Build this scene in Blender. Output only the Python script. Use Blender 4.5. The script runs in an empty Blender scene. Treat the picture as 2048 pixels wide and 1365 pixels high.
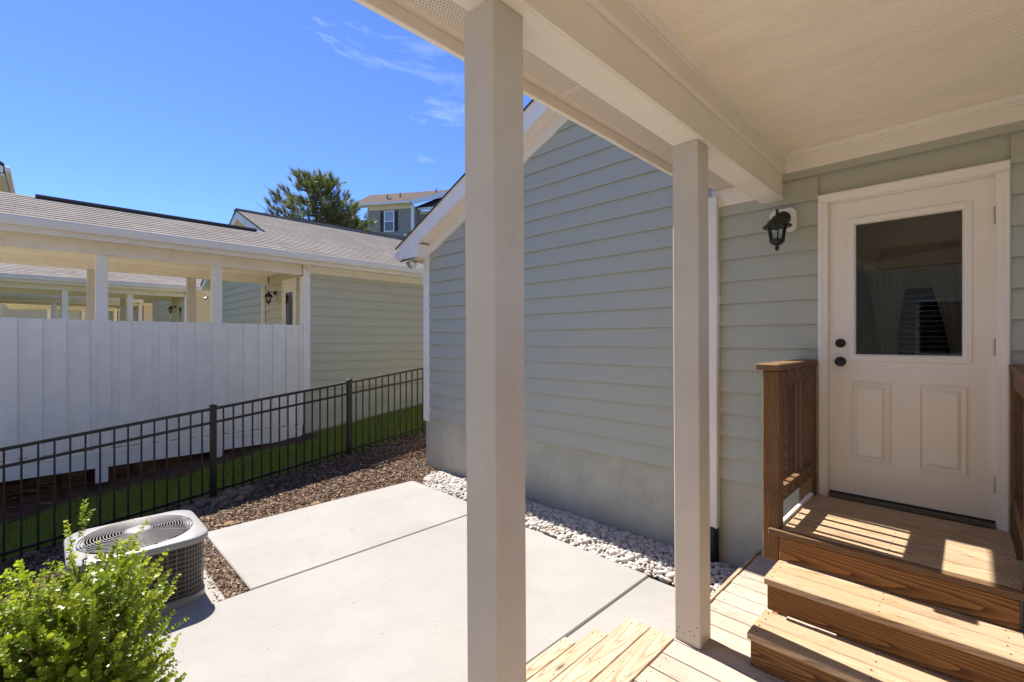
import bpy, bmesh, math, random
import numpy as np
from mathutils import Vector, Matrix
R = random.Random(7)
rng = np.random.default_rng(11)
scene = bpy.context.scene
COL = scene.collection

# ------------------------------------------------------------------ camera
CAM_H = 1.62
cam = bpy.data.cameras.new('camera'); cam.lens = 16.216; cam.sensor_width = 36
cam.clip_start = 0.05; cam.clip_end = 600
camo = bpy.data.objects.new('camera', cam); COL.objects.link(camo)
camo.location = (0, 0, CAM_H); camo.rotation_euler = (math.radians(90), 0, math.radians(-45.2))
scene.camera = camo

# ------------------------------------------------------------------ sky, sun, exposure
SUN = Vector((0.07, 1.0, 1.40)).normalized()
world = bpy.data.worlds.new('World'); scene.world = world; world.use_nodes = True
nt = world.node_tree; N = nt.nodes; L = nt.links; N.clear()
sky = N.new('ShaderNodeTexSky'); sky.sky_type = 'NISHITA'; sky.sun_disc = False
sky.sun_elevation = math.asin(SUN.z); sky.sun_rotation = math.atan2(SUN.x, SUN.y)
sky.air_density = 0.85; sky.dust_density = 0.0; sky.ozone_density = 9.0; sky.altitude = 2600
tc = N.new('ShaderNodeTexCoord'); mp = N.new('ShaderNodeMapping')
mp.inputs['Scale'].default_value = (2.4, 2.4, 5.0); mp.inputs['Rotation'].default_value = (0.25, -0.2, 0.5)
mp.inputs['Location'].default_value = (1.35, 0.4, 0.0)
L.new(tc.outputs['Generated'], mp.inputs['Vector'])
n1 = N.new('ShaderNodeTexNoise'); n1.inputs['Scale'].default_value = 1.5; n1.inputs['Detail'].default_value = 9
n1.inputs['Roughness'].default_value = 0.6; n1.inputs['Distortion'].default_value = 0.7
L.new(mp.outputs['Vector'], n1.inputs['Vector'])
rp = N.new('ShaderNodeValToRGB'); rp.color_ramp.elements[0].position = 0.59; rp.color_ramp.elements[1].position = 0.84
rp.color_ramp.elements[1].color = (0.55, 0.55, 0.55, 1)
L.new(n1.outputs['Fac'], rp.inputs['Fac'])
cm = N.new('ShaderNodeMix'); cm.data_type = 'RGBA'
tint = N.new('ShaderNodeMix'); tint.data_type = 'RGBA'; tint.blend_type = 'MULTIPLY'; tint.inputs['Factor'].default_value = 1.0
tint.inputs['B'].default_value = (0.86, 0.88, 1.03, 1); L.new(sky.outputs['Color'], tint.inputs['A'])
L.new(rp.outputs['Color'], cm.inputs['Factor']); L.new(tint.outputs['Result'], cm.inputs['A'])
cm.inputs['B'].default_value = (5.2, 5.8, 7.2, 1)
bg = N.new('ShaderNodeBackground'); bg.inputs['Strength'].default_value = 0.052
L.new(cm.outputs['Result'], bg.inputs['Color'])
wo = N.new('ShaderNodeOutputWorld'); L.new(bg.outputs['Background'], wo.inputs['Surface'])
sun = bpy.data.lights.new('sun', 'SUN'); sun.energy = 2.0; sun.angle = math.radians(0.55); sun.color = (1.0, 0.94, 0.86)
suno = bpy.data.objects.new('sun', sun); COL.objects.link(suno)
suno.rotation_euler = (-SUN).to_track_quat('-Z', 'Y').to_euler(); suno.location = (0, 12, 16)
vs = scene.view_settings; scene.display_settings.display_device = 'sRGB'
vs.view_transform = 'Standard'; vs.look = 'None'; vs.gamma = 1.0; vs.exposure = 2.32; vs.use_curve_mapping = False
scene.cycles.max_bounces = 12; scene.cycles.diffuse_bounces = 6; scene.cycles.glossy_bounces = 4
scene.cycles.transparent_max_bounces = 12; scene.cycles.sample_clamp_indirect = 6

# ------------------------------------------------------------------ materials
def newmat(name):
    m = bpy.data.materials.new(name); m.use_nodes = True
    t = m.node_tree; t.nodes.clear()
    o = t.nodes.new('ShaderNodeOutputMaterial'); b = t.nodes.new('ShaderNodeBsdfPrincipled')
    t.links.new(b.outputs[0], o.inputs['Surface'])
    return m, t, b
def node(t, k, **kw):
    n = t.nodes.new(k)
    for a, v in kw.items():
        if a in n.inputs: n.inputs[a].default_value = v
        else: setattr(n, a, v)
    return n
def ramp(t, fac, stops):
    r = t.nodes.new('ShaderNodeValToRGB'); e = r.color_ramp.elements
    while len(e) < len(stops): e.new(0.5)
    for el, (p, c) in zip(e, stops):
        el.position = p; el.color = (*c, 1) if len(c) == 3 else c
    t.links.new(fac, r.inputs['Fac']); return r.outputs['Color']
def mixc(t, fac, a, b, mode='MIX'):
    m = t.nodes.new('ShaderNodeMix'); m.data_type = 'RGBA'; m.blend_type = mode
    for s, v in (('Factor', fac), ('A', a), ('B', b)):
        if hasattr(v, 'is_linked'): t.links.new(v, m.inputs[s])
        elif s == 'Factor': m.inputs[s].default_value = v
        else: m.inputs[s].default_value = (*v, 1)
    return m.outputs['Result']
def math_(t, op, a, b=None, c=None):
    n = t.nodes.new('ShaderNodeMath'); n.operation = op
    for i, v in enumerate((a, b, c)):
        if v is None: continue
        if hasattr(v, 'is_linked'): t.links.new(v, n.inputs[i])
        else: n.inputs[i].default_value = v
    return n.outputs[0]
def coords(t, scale=(1, 1, 1), rand=True, kind='Object'):
    c = t.nodes.new('ShaderNodeTexCoord'); m = t.nodes.new('ShaderNodeMapping'); m.inputs['Scale'].default_value = scale
    if rand:
        oi = t.nodes.new('ShaderNodeObjectInfo')
        v = t.nodes.new('ShaderNodeVectorMath'); v.operation = 'MULTIPLY_ADD'
        cb = t.nodes.new('ShaderNodeCombineXYZ')
        for i, k in enumerate((37.0, 61.0, 23.0)):
            t.links.new(math_(t, 'MULTIPLY', oi.outputs['Random'], k), cb.inputs[i])
        va = t.nodes.new('ShaderNodeVectorMath'); va.operation = 'ADD'
        t.links.new(c.outputs[kind], va.inputs[0]); t.links.new(cb.outputs[0], va.inputs[1])
        t.links.new(va.outputs[0], m.inputs['Vector'])
    else: t.links.new(c.outputs[kind], m.inputs['Vector'])
    return m.outputs[0]
def noise(t, vec, scale, detail=4, rough=0.55, dist=0.0):
    n = node(t, 'ShaderNodeTexNoise', Scale=scale, Detail=detail, Roughness=rough, Distortion=dist)
    t.links.new(vec, n.inputs['Vector']); return n.outputs['Fac']
def bump(t, b, h, strength, dist=0.01):
    n = node(t, 'ShaderNodeBump', Strength=strength, Distance=dist)
    t.links.new(h, n.inputs['Height']); t.links.new(n.outputs[0], b.inputs['Normal'])

def paint(name, col, rough=0.55, var=0.10, grain=(1, 1, 1), bumps=0.12, dirt=0.0, dirtcol=(0.25, 0.2, 0.15), spec=0.35):
    """Painted surface with slight tone drift, grain relief and sparse scuffs."""
    m, t, b = newmat(name)
    v = coords(t, grain); v2 = coords(t)
    big = noise(t, v2, 2.3, 5, 0.6); fine = noise(t, v, 38, 6, 0.65)
    lo = tuple(c * (1 - var) for c in col); hi = tuple(min(1, c * (1 + var)) for c in col)
    c = ramp(t, big, [(0.3, lo), (0.7, hi)])
    if dirt > 0:
        sp = noise(t, v2, 9, 8, 0.75)
        f = ramp(t, sp, [(0.55, (0, 0, 0)), (0.76, (dirt, dirt, dirt))])
        c = mixc(t, f, c, dirtcol)
    t.links.new(c, b.inputs['Base Color'])
    b.inputs['Roughness'].default_value = rough; b.inputs['Specular IOR Level'].default_value = spec
    bump(t, b, fine, bumps, 0.004)
    return m
def wood(name, stops, rough=0.75, ring=26,  knots=True, weather=0.0, wcol=(0.40, 0.37, 0.34), bumps=0.35, tone=0.22, dist=4.2):
    """Flat-sawn softwood: growth rings about an axis off the board, streaks, knots, per-board tone."""
    m, t, b = newmat(name)
    oi0 = t.nodes.new('ShaderNodeObjectInfo'); tcn = t.nodes.new('ShaderNodeTexCoord'); cb0 = t.nodes.new('ShaderNodeCombineXYZ')
    rnd = oi0.outputs['Random']
    t.links.new(math_(t, 'MULTIPLY', rnd, 37.0), cb0.inputs[0])
    t.links.new(math_(t, 'MULTIPLY_ADD', math_(t, 'FRACT', math_(t, 'MULTIPLY', rnd, 17.3)), 0.14, -0.07), cb0.inputs[1])
    t.links.new(math_(t, 'MULTIPLY_ADD', math_(t, 'FRACT', math_(t, 'MULTIPLY', rnd, 41.7)), 0.07, 0.02), cb0.inputs[2])
    sep = t.nodes.new('ShaderNodeVectorMath'); sep.operation = 'ADD'
    rot = t.nodes.new('ShaderNodeMapping'); rot.inputs['Rotation'].default_value = (0, 0.055, 0.03); rot.inputs['Scale'].default_value = (1, 1, 1)
    t.links.new(tcn.outputs['Object'], rot.inputs['Vector']); t.links.new(rot.outputs[0], sep.inputs[0]); t.links.new(cb0.outputs[0], sep.inputs[1])
    sc_ = t.nodes.new('ShaderNodeMapping'); sc_.inputs['Scale'].default_value = (0.16, 1, 1); t.links.new(sep.outputs[0], sc_.inputs['Vector']); v = sc_.outputs[0]
    w = node(t, 'ShaderNodeTexWave', wave_type='RINGS', rings_direction='X', wave_profile='SAW')
    w.inputs['Scale'].default_value = ring; w.inputs['Distortion'].default_value = dist
    w.inputs['Detail'].default_value = 3; w.inputs['Detail Scale'].default_value = 0.7; w.inputs['Detail Roughness'].default_value = 0.6
    t.links.new(v, w.inputs['Vector'])
    vs_ = coords(t, (1.4, 34, 34)); st = noise(t, vs_, 2.6, 6, 0.7, 0.3)
    f = math_(t, 'ADD', math_(t, 'MULTIPLY', w.outputs['Fac'], 0.62), math_(t, 'MULTIPLY', st, 0.42))
    c = ramp(t, f, stops)
    if knots:
        vk = coords(t, (2.1, 6.5, 6.5)); k = node(t, 'ShaderNodeTexVoronoi', Scale=0.8); t.links.new(vk, k.inputs['Vector'])
        kf = ramp(t, k.outputs['Distance'], [(0.03, (0.85, 0.85, 0.85)), (0.085, (0, 0, 0))])
        c = mixc(t, kf, c, tuple(x * 0.28 for x in stops[0][1]))
    if weather > 0:
        vw = coords(t, (1.6, 7, 7)); wn = noise(t, vw, 1.3, 6, 0.65)
        wf = ramp(t, wn, [(0.35, (0, 0, 0)), (0.72, (weather,) * 3)])
        c = mixc(t, wf, c, wcol)
    vd = coords(t, (1.1, 3.2, 3.2)); dn = noise(t, vd, 2.4, 9, 0.72, 0.5)
    c = mixc(t, ramp(t, dn, [(0.53, (0, 0, 0)), (0.70, (0.6,) * 3)]), c, tuple(x * 0.55 for x in stops[1][1]))
    oi = t.nodes.new('ShaderNodeObjectInfo')
    hs = node(t, 'ShaderNodeHueSaturation')
    t.links.new(math_(t, 'MULTIPLY_ADD', oi.outputs['Random'], tone * 2, 1 - tone), hs.inputs['Value'])
    t.links.new(c, hs.inputs['Color']); t.links.new(hs.outputs[0], b.inputs['Base Color'])
    b.inputs['Roughness'].default_value = rough; b.inputs['Specular IOR Level'].default_value = 0.25
    bump(t, b, f, bumps, 0.003)
    return m
def plain(name, col, rough=0.5, metal=0.0, spec=0.5):
    m, t, b = newmat(name); b.inputs['Base Color'].default_value = (*col, 1)
    b.inputs['Roughness'].default_value = rough; b.inputs['Metallic'].default_value = metal; b.inputs['Specular IOR Level'].default_value = spec
    return m
def leafmat(name, stops, trans=0.5, rough=0.35, tcol=(0.35, 0.45, 0.03)):
    m, t, b = newmat(name)
    at = node(t, 'ShaderNodeAttribute', attribute_name='tone')
    c = ramp(t, at.outputs['Fac'], stops)
    t.links.new(c, b.inputs['Base Color']); b.inputs['Roughness'].default_value = rough; b.inputs['Specular IOR Level'].default_value = 0.5
    tr = t.nodes.new('ShaderNodeBsdfTranslucent'); t.links.new(mixc(t, 0.6, c, tcol), tr.inputs['Color'])
    mx = node(t, 'ShaderNodeMixShader'); mx.inputs[0].default_value = trans
    t.links.new(b.outputs[0], mx.inputs[1]); t.links.new(tr.outputs[0], mx.inputs[2])
    t.links.new(mx.outputs[0], t.nodes['Material Output'].inputs['Surface'])
    return m

M = {}
M['siding'] = paint('siding_sage', (0.455, 0.455, 0.365), 0.6, 0.012, (1.2, 22, 22), 0.22)
M['parge'] = paint('parging_sage', (0.48, 0.465, 0.365), 0.85, 0.12, (1, 1, 1), 0.5, 0.55, (0.22, 0.21, 0.17))
M['trim'] = paint('trim_beige', (0.86, 0.79, 0.69), 0.5, 0.04, (1, 12, 12), 0.10)
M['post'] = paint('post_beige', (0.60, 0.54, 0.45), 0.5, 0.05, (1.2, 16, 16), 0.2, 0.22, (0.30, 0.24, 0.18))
M['white'] = paint('trim_white', (0.90, 0.85, 0.76), 0.5, 0.05, (1, 8, 8), 0.12, 0.12)
M['door'] = paint('door_cream', (0.85, 0.775, 0.655), 0.38, 0.03, (1, 1, 1), 0.02)
M['ceil'] = paint('beadboard_cream', (0.90, 0.80, 0.665), 0.5, 0.05, (1, 10, 10), 0.08)
M['screen'] = paint('screen_white', (0.92, 0.85, 0.71), 0.65, 0.05, (14, 14, 1), 0.2, 0.16, (0.38, 0.34, 0.30))
M['nbeam'] = paint('porch_cream', (0.84, 0.765, 0.63), 0.6, 0.06, (1, 8, 8), 0.12, 0.2)
M['khaki'] = paint('siding_khaki', (0.55, 0.505, 0.345), 0.62, 0.03, (1.2, 20, 20), 0.2)
M['cream'] = paint('siding_cream', (0.76, 0.61, 0.38), 0.62, 0.03, (1.2, 20, 20), 0.2)
M['nparge'] = paint('parging_khaki', (0.52, 0.475, 0.345), 0.85, 0.16, (1, 1, 1), 0.4, 0.5, (0.42, 0.27, 0.16))
M['grey'] = paint('siding_grey', (0.31, 0.285, 0.24), 0.7, 0.05, (1, 8, 8), 0.1)
M['gutter'] = paint('gutter_white', (0.84, 0.79, 0.70), 0.35, 0.04, (1, 1, 1), 0.03, 0.15)
M['black'] = plain('black_metal', (0.022, 0.019, 0.017), 0.42, 0.3)
M['bronze'] = plain('bronze', (0.05, 0.038, 0.03), 0.35, 0.7)
M['hinge'] = plain('hinge_steel', (0.42, 0.37, 0.32), 0.4, 0.7)
M['dark'] = plain('dark_void', (0.012, 0.01, 0.009), 0.9)
M['shutter'] = plain('shutter_brown', (0.035, 0.02, 0.02), 0.6)
M['rubber'] = plain('black_rubber', (0.012, 0.012, 0.012), 0.5)
M['tarpaper'] = plain('shingle_edge', (0.085, 0.065, 0.05), 0.9)
M['deck'] = wood('deck_weathered', [(0.14, (0.20, 0.13, 0.085)), (0.36, (0.43, 0.34, 0.255)), (0.9, (0.53, 0.445, 0.36))], 0.8, 30, True, 0.7, (0.50, 0.445, 0.385), 0.3, 0.10)
M['newdeck'] = wood('deck_tan', [(0.14, (0.17, 0.09, 0.042)), (0.34, (0.41, 0.28, 0.165)), (0.62, (0.52, 0.395, 0.27)), (0.95, (0.45, 0.32, 0.20))], 0.8, 26, True, 0.4, (0.60, 0.53, 0.45), 0.3, 0.07)
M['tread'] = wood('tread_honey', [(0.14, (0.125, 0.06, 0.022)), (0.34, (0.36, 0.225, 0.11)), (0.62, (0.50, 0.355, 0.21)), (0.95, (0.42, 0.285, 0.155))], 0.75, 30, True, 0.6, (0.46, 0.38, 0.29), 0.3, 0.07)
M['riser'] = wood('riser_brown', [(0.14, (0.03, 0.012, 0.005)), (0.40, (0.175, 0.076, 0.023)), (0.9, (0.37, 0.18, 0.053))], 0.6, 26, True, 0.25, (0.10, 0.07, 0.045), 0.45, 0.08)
M['rail'] = wood('rail_brown', [(0.12, (0.03, 0.013, 0.005)), (0.42, (0.15, 0.075, 0.028)), (0.9, (0.28, 0.155, 0.062))], 0.65, 34, True, 0.3, (0.20, 0.15, 0.11), 0.45, 0.14, 1.6)
M['slat'] = wood('slat_brown', [(0.12, (0.05, 0.023, 0.009)), (0.42, (0.13, 0.064, 0.026)), (0.9, (0.20, 0.108, 0.044))], 0.7, 70, False, 0.3, (0.16, 0.12, 0.09), 0.35, 0.25, 0.4)
M['glassclear'], t_, b_ = newmat('clear_glass')
fr = node(t_, 'ShaderNodeFresnel', IOR=1.5); gl = node(t_, 'ShaderNodeBsdfGlossy', Roughness=0.02); tp = node(t_, 'ShaderNodeBsdfTransparent')
tp.inputs['Color'].default_value = (0.80, 0.82, 0.80, 1)
mx = node(t_, 'ShaderNodeMixShader'); t_.links.new(fr.outputs[0], mx.inputs[0]); t_.links.new(tp.outputs[0], mx.inputs[1]); t_.links.new(gl.outputs[0], mx.inputs[2])
t_.links.new(mx.outputs[0], t_.nodes['Material Output'].inputs['Surface'])
M['winglass'] = plain('window_glass', (0.30, 0.35, 0.40), 0.05, 0.0, 1.0)
M['blindglass'] = plain('window_blind', (0.16, 0.19, 0.20), 0.25)

def concrete():
    m, t, b = newmat('concrete')
    v = coords(t, (1, 1, 1), False); w = noise(t, v, 0.9, 6, 0.6, 0.3); s = noise(t, v, 160, 3, 0.7); st = noise(t, v, 5, 9, 0.72, 0.4)
    c = ramp(t, w, [(0.3, (0.305, 0.29, 0.27)), (0.7, (0.35, 0.335, 0.31))])
    c = mixc(t, ramp(t, st, [(0.50, (0, 0, 0)), (0.78, (0.55,) * 3)]), c, (0.265, 0.25, 0.225))
    c = mixc(t, ramp(t, s, [(0.66, (0, 0, 0)), (0.75, (0.5,) * 3)]), c, (0.26, 0.23, 0.20))
    sp = noise(t, v, 23, 3, 0.5); c = mixc(t, ramp(t, sp, [(0.70, (0, 0, 0)), (0.76, (0.55,) * 3)]), c, (0.17, 0.135, 0.10))
    ln = node(t, 'ShaderNodeTexNoise', Scale=1.1, Detail=7, Roughness=0.62); t.links.new(v, ln.inputs['Vector'])
    c = mixc(t, ramp(t, ln.outputs['Fac'], [(0.52, (0, 0, 0)), (0.68, (0.5,) * 3)]), c, (0.38, 0.365, 0.34))
    vb = coords(t, (1, 60, 1), False); br_ = noise(t, vb, 6, 3, 0.6)
    t.links.new(c, b.inputs['Base Color']); b.inputs['Roughness'].default_value = 0.85; b.inputs['Specular IOR Level'].default_value = 0.25
    bump(t, b, math_(t, 'ADD', math_(t, 'ADD', s, st), math_(t, 'MULTIPLY', br_, 0.7)), 0.22, 0.003); return m
M['concrete'] = concrete()
def shingle(name, ca, cb, cc):
    m, t, b = newmat(name)
    v = coords(t, (1, 1, 1), False)
    br = node(t, 'ShaderNodeTexBrick', Scale=1.0); br.inputs['Color1'].default_value = (0, 0, 0, 1); br.inputs['Color2'].default_value = (1, 1, 1, 1)
    br.inputs['Mortar'].default_value = (0, 0, 0, 1); br.inputs['Mortar Size'].default_value = 0.004
    br.inputs['Brick Width'].default_value = 0.30; br.inputs['Row Height'].default_value = 0.14; br.offset = 0.37; br.squash = 0.8
    t.links.new(v, br.inputs['Vector'])
    c = ramp(t, br.outputs['Color'], [(0.0, ca), (0.5, cb), (1.0, cc)])
    g = noise(t, v, 240, 2); c = mixc(t, 0.35, c, ramp(t, g, [(0.3, tuple(x * 0.5 for x in cb)), (0.7, tuple(x * 1.5 for x in cb))]))
    big = noise(t, v, 0.8, 5); c = mixc(t, ramp(t, big, [(0.35, (0, 0, 0)), (0.75, (0.35,) * 3)]), c, tuple(x * 0.72 for x in ca))
    t.links.new(c, b.inputs['Base Color']); b.inputs['Roughness'].default_value = 0.95; b.inputs['Specular IOR Level'].default_value = 0.1
    bump(t, b, math_(t, 'ADD', br.outputs['Fac'], g), 0.4, 0.004); return m
M['shingle'] = shingle('shingle_taupe', (0.215, 0.19, 0.165), (0.27, 0.24, 0.21), (0.325, 0.29, 0.255))
M['shinglebrown'] = shingle('shingle_brown', (0.085, 0.062, 0.052), (0.105, 0.076, 0.064), (0.125, 0.09, 0.076))
def earth(name, ca, cb, cc, sc=9, bumps=0.7):
    m, t, b = newmat(name)
    v = coords(t, (1, 1, 1), False, 'Object'); a = noise(t, v, sc, 10, 0.75, 0.5); g = noise(t, v, sc * 14, 4, 0.7)
    c = ramp(t, a, [(0.3, ca), (0.52, cb), (0.75, cc)])
    c = mixc(t, ramp(t, g, [(0.45, (0, 0, 0)), (0.7, (0.6,) * 3)]), c, tuple(x * 0.5 for x in ca))
    t.links.new(c, b.inputs['Base Color']); b.inputs['Roughness'].default_value = 0.95; b.inputs['Specular IOR Level'].default_value = 0.1
    bump(t, b, math_(t, 'ADD', a, g), bumps, 0.02); return m
M['mulch'] = earth('mulch_ground', (0.07, 0.042, 0.027), (0.15, 0.09, 0.057), (0.24, 0.155, 0.10))
M['soil'] = earth('soil_grass', (0.06, 0.075, 0.02), (0.09, 0.12, 0.03), (0.12, 0.135, 0.05), 4)
M['dirt'] = earth('bare_dirt', (0.07, 0.04, 0.026), (0.13, 0.078, 0.05), (0.17, 0.11, 0.075), 6)
def vary(name, stops, rough=0.8, bumps=0.3, sc=30):
    m, t, b = newmat(name); oi = t.nodes.new('ShaderNodeObjectInfo'); at = node(t, 'ShaderNodeAttribute', attribute_name='tone')
    c = ramp(t, math_(t, 'FRACT', math_(t, 'ADD', oi.outputs['Random'], at.outputs['Fac'])), stops)
    v = coords(t); n = noise(t, v, sc, 6, 0.65)
    c = mixc(t, ramp(t, n, [(0.4, (0, 0, 0)), (0.75, (0.45,) * 3)]), c, tuple(x * 0.6 for x in stops[0][1]))
    t.links.new(c, b.inputs['Base Color']); b.inputs['Roughness'].default_value = rough; b.inputs['Specular IOR Level'].default_value = 0.25
    bump(t, b, n, bumps, 0.004); return m
M['pebble'] = vary('white_pebble', [(0.0, (0.42, 0.36, 0.30)), (0.3, (0.58, 0.52, 0.46)), (0.65, (0.68, 0.645, 0.60)), (1.0, (0.52, 0.49, 0.46))], 0.7, 0.15)
M['rock'] = vary('river_rock', [(0.0, (0.22, 0.13, 0.06)), (0.35, (0.30, 0.20, 0.105)), (0.6, (0.18, 0.15, 0.12)), (0.8, (0.33, 0.22, 0.12)), (1.0, (0.15, 0.115, 0.085))], 0.85, 0.5, 18)
M['chip'] = vary('mulch_chip', [(0.0, (0.055, 0.032, 0.021)), (0.4, (0.145, 0.092, 0.06)), (0.7, (0.26, 0.18, 0.12)), (0.92, (0.46, 0.34, 0.24)), (1.0, (0.17, 0.105, 0.07))], 0.9, 0.3)
M['grass'] = leafmat('grass_blade', [(0.0, (0.20, 0.25, 0.03)), (0.5, (0.31, 0.38, 0.045)), (1.0, (0.44, 0.47, 0.08))], 0.35, 0.5, (0.40, 0.50, 0.04))
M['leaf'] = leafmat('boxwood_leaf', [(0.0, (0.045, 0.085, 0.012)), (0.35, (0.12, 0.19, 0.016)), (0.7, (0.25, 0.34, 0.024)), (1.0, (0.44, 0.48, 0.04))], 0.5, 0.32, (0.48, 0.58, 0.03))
M['needle'] = leafmat('pine_needle', [(0.0, (0.05, 0.07, 0.022)), (0.5, (0.15, 0.17, 0.05)), (1.0, (0.33, 0.31, 0.11))], 0.35, 0.5, (0.20, 0.24, 0.06))
M['twig'] = paint('twig', (0.26, 0.175, 0.10), 0.9, 0.25, (1, 1, 1), 0.3)
M['bark'] = paint('bark', (0.12, 0.085, 0.06), 0.95, 0.3, (10, 10, 1), 0.8)
M['acwhite'] = paint('unit_enamel', (0.33, 0.325, 0.315), 0.35, 0.04, (1, 1, 1), 0.03, 0.25, (0.40, 0.38, 0.35))
M['wire'] = plain('guard_wire', (0.30, 0.285, 0.265), 0.4, 0.3)
M['winside'] = paint('inside_wall', (0.72, 0.56, 0.44), 0.8, 0.05)
M['wintrim'] = paint('inside_trim', (0.85, 0.74, 0.64), 0.6, 0.05)
M['sheer'] = plain('sheer_cloth', (0.8, 0.74, 0.72), 0.9)
M['sill'] = plain('sill_metal', (0.16, 0.13, 0.10), 0.45, 0.5)
M['bulb'] = plain('bulb_white', (0.75, 0.72, 0.62), 0.3)
def soffitmat():
    m, t, b = newmat('vented_soffit')
    v = coords(t, (1, 1, 1), False); s = t.nodes.new('ShaderNodeSeparateXYZ'); t.links.new(v, s.inputs[0])
    p = 0.0135
    row = math_(t, 'DIVIDE', s.outputs['Y'], p); par = math_(t, 'MODULO', math_(t, 'FLOOR', row), 2.0)
    fx = math_(t, 'SUBTRACT', math_(t, 'FRACT', math_(t, 'ADD', math_(t, 'DIVIDE', s.outputs['X'], p), math_(t, 'MULTIPLY', par, 0.5))), 0.5)
    fy = math_(t, 'SUBTRACT', math_(t, 'FRACT', row), 0.5)
    d = math_(t, 'SQRT', math_(t, 'ADD', math_(t, 'MULTIPLY', fx, fx), math_(t, 'MULTIPLY', fy, fy)))
    hole = math_(t, 'LESS_THAN', d, 0.20)
    band = math_(t, 'MULTIPLY', math_(t, 'GREATER_THAN', s.outputs['Y'], 1.335), math_(t, 'LESS_THAN', s.outputs['Y'], 1.452))
    pan = math_(t, 'GREATER_THAN', math_(t, 'ABSOLUTE', math_(t, 'SUBTRACT', math_(t, 'FRACT', math_(t, 'DIVIDE', s.outputs['X'], 1.22)), 0.5)), 0.014)
    f = math_(t, 'MULTIPLY', math_(t, 'MULTIPLY', hole, band), pan)
    c = mixc(t, f, (0.69, 0.61, 0.51), (0.05, 0.035, 0.025)); t.links.new(c, b.inputs['Base Color']); b.inputs['Roughness'].default_value = 0.45
    return m
M['soffit'] = soffitmat()

# ------------------------------------------------------------------ object helpers
def link(o, parent=None):
    COL.objects.link(o)
    if parent is not None:
        o.parent = parent
        o.matrix_parent_inverse = parent_world(parent).inverted()
    return o
def local(o): return Matrix.LocRotScale(o.location, o.rotation_euler, o.scale)
def parent_world(o):
    m = local(o)
    if o.parent: m = parent_world(o.parent) @ o.matrix_parent_inverse @ m
    return m
def mesh_of(name, v, f, smooth=False):
    m = bpy.data.meshes.new(name); m.from_pydata(v, [], f); m.update()
    if smooth: m.polygons.foreach_set('use_smooth', [True] * len(m.polygons))
    return m
def obj(name, me, mat, parent=None, loc=(0, 0, 0), rot=(0, 0, 0)):
    if mat is not None and len(me.materials) == 0: me.materials.append(M[mat])
    o = bpy.data.objects.new(name, me); o.location = loc; o.rotation_euler = rot
    return link(o, parent)
def thing(name, label, cat, loc=(0, 0, 0), group=None):
    o = bpy.data.objects.new(name, None); o.location = loc; o.empty_display_size = 0.2
    o['label'] = label; o['category'] = cat
    if group: o['group'] = group
    return link(o)
def tag(o, label, cat, group=None):
    o['label'] = label; o['category'] = cat
    if group: o['group'] = group
    return o
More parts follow.
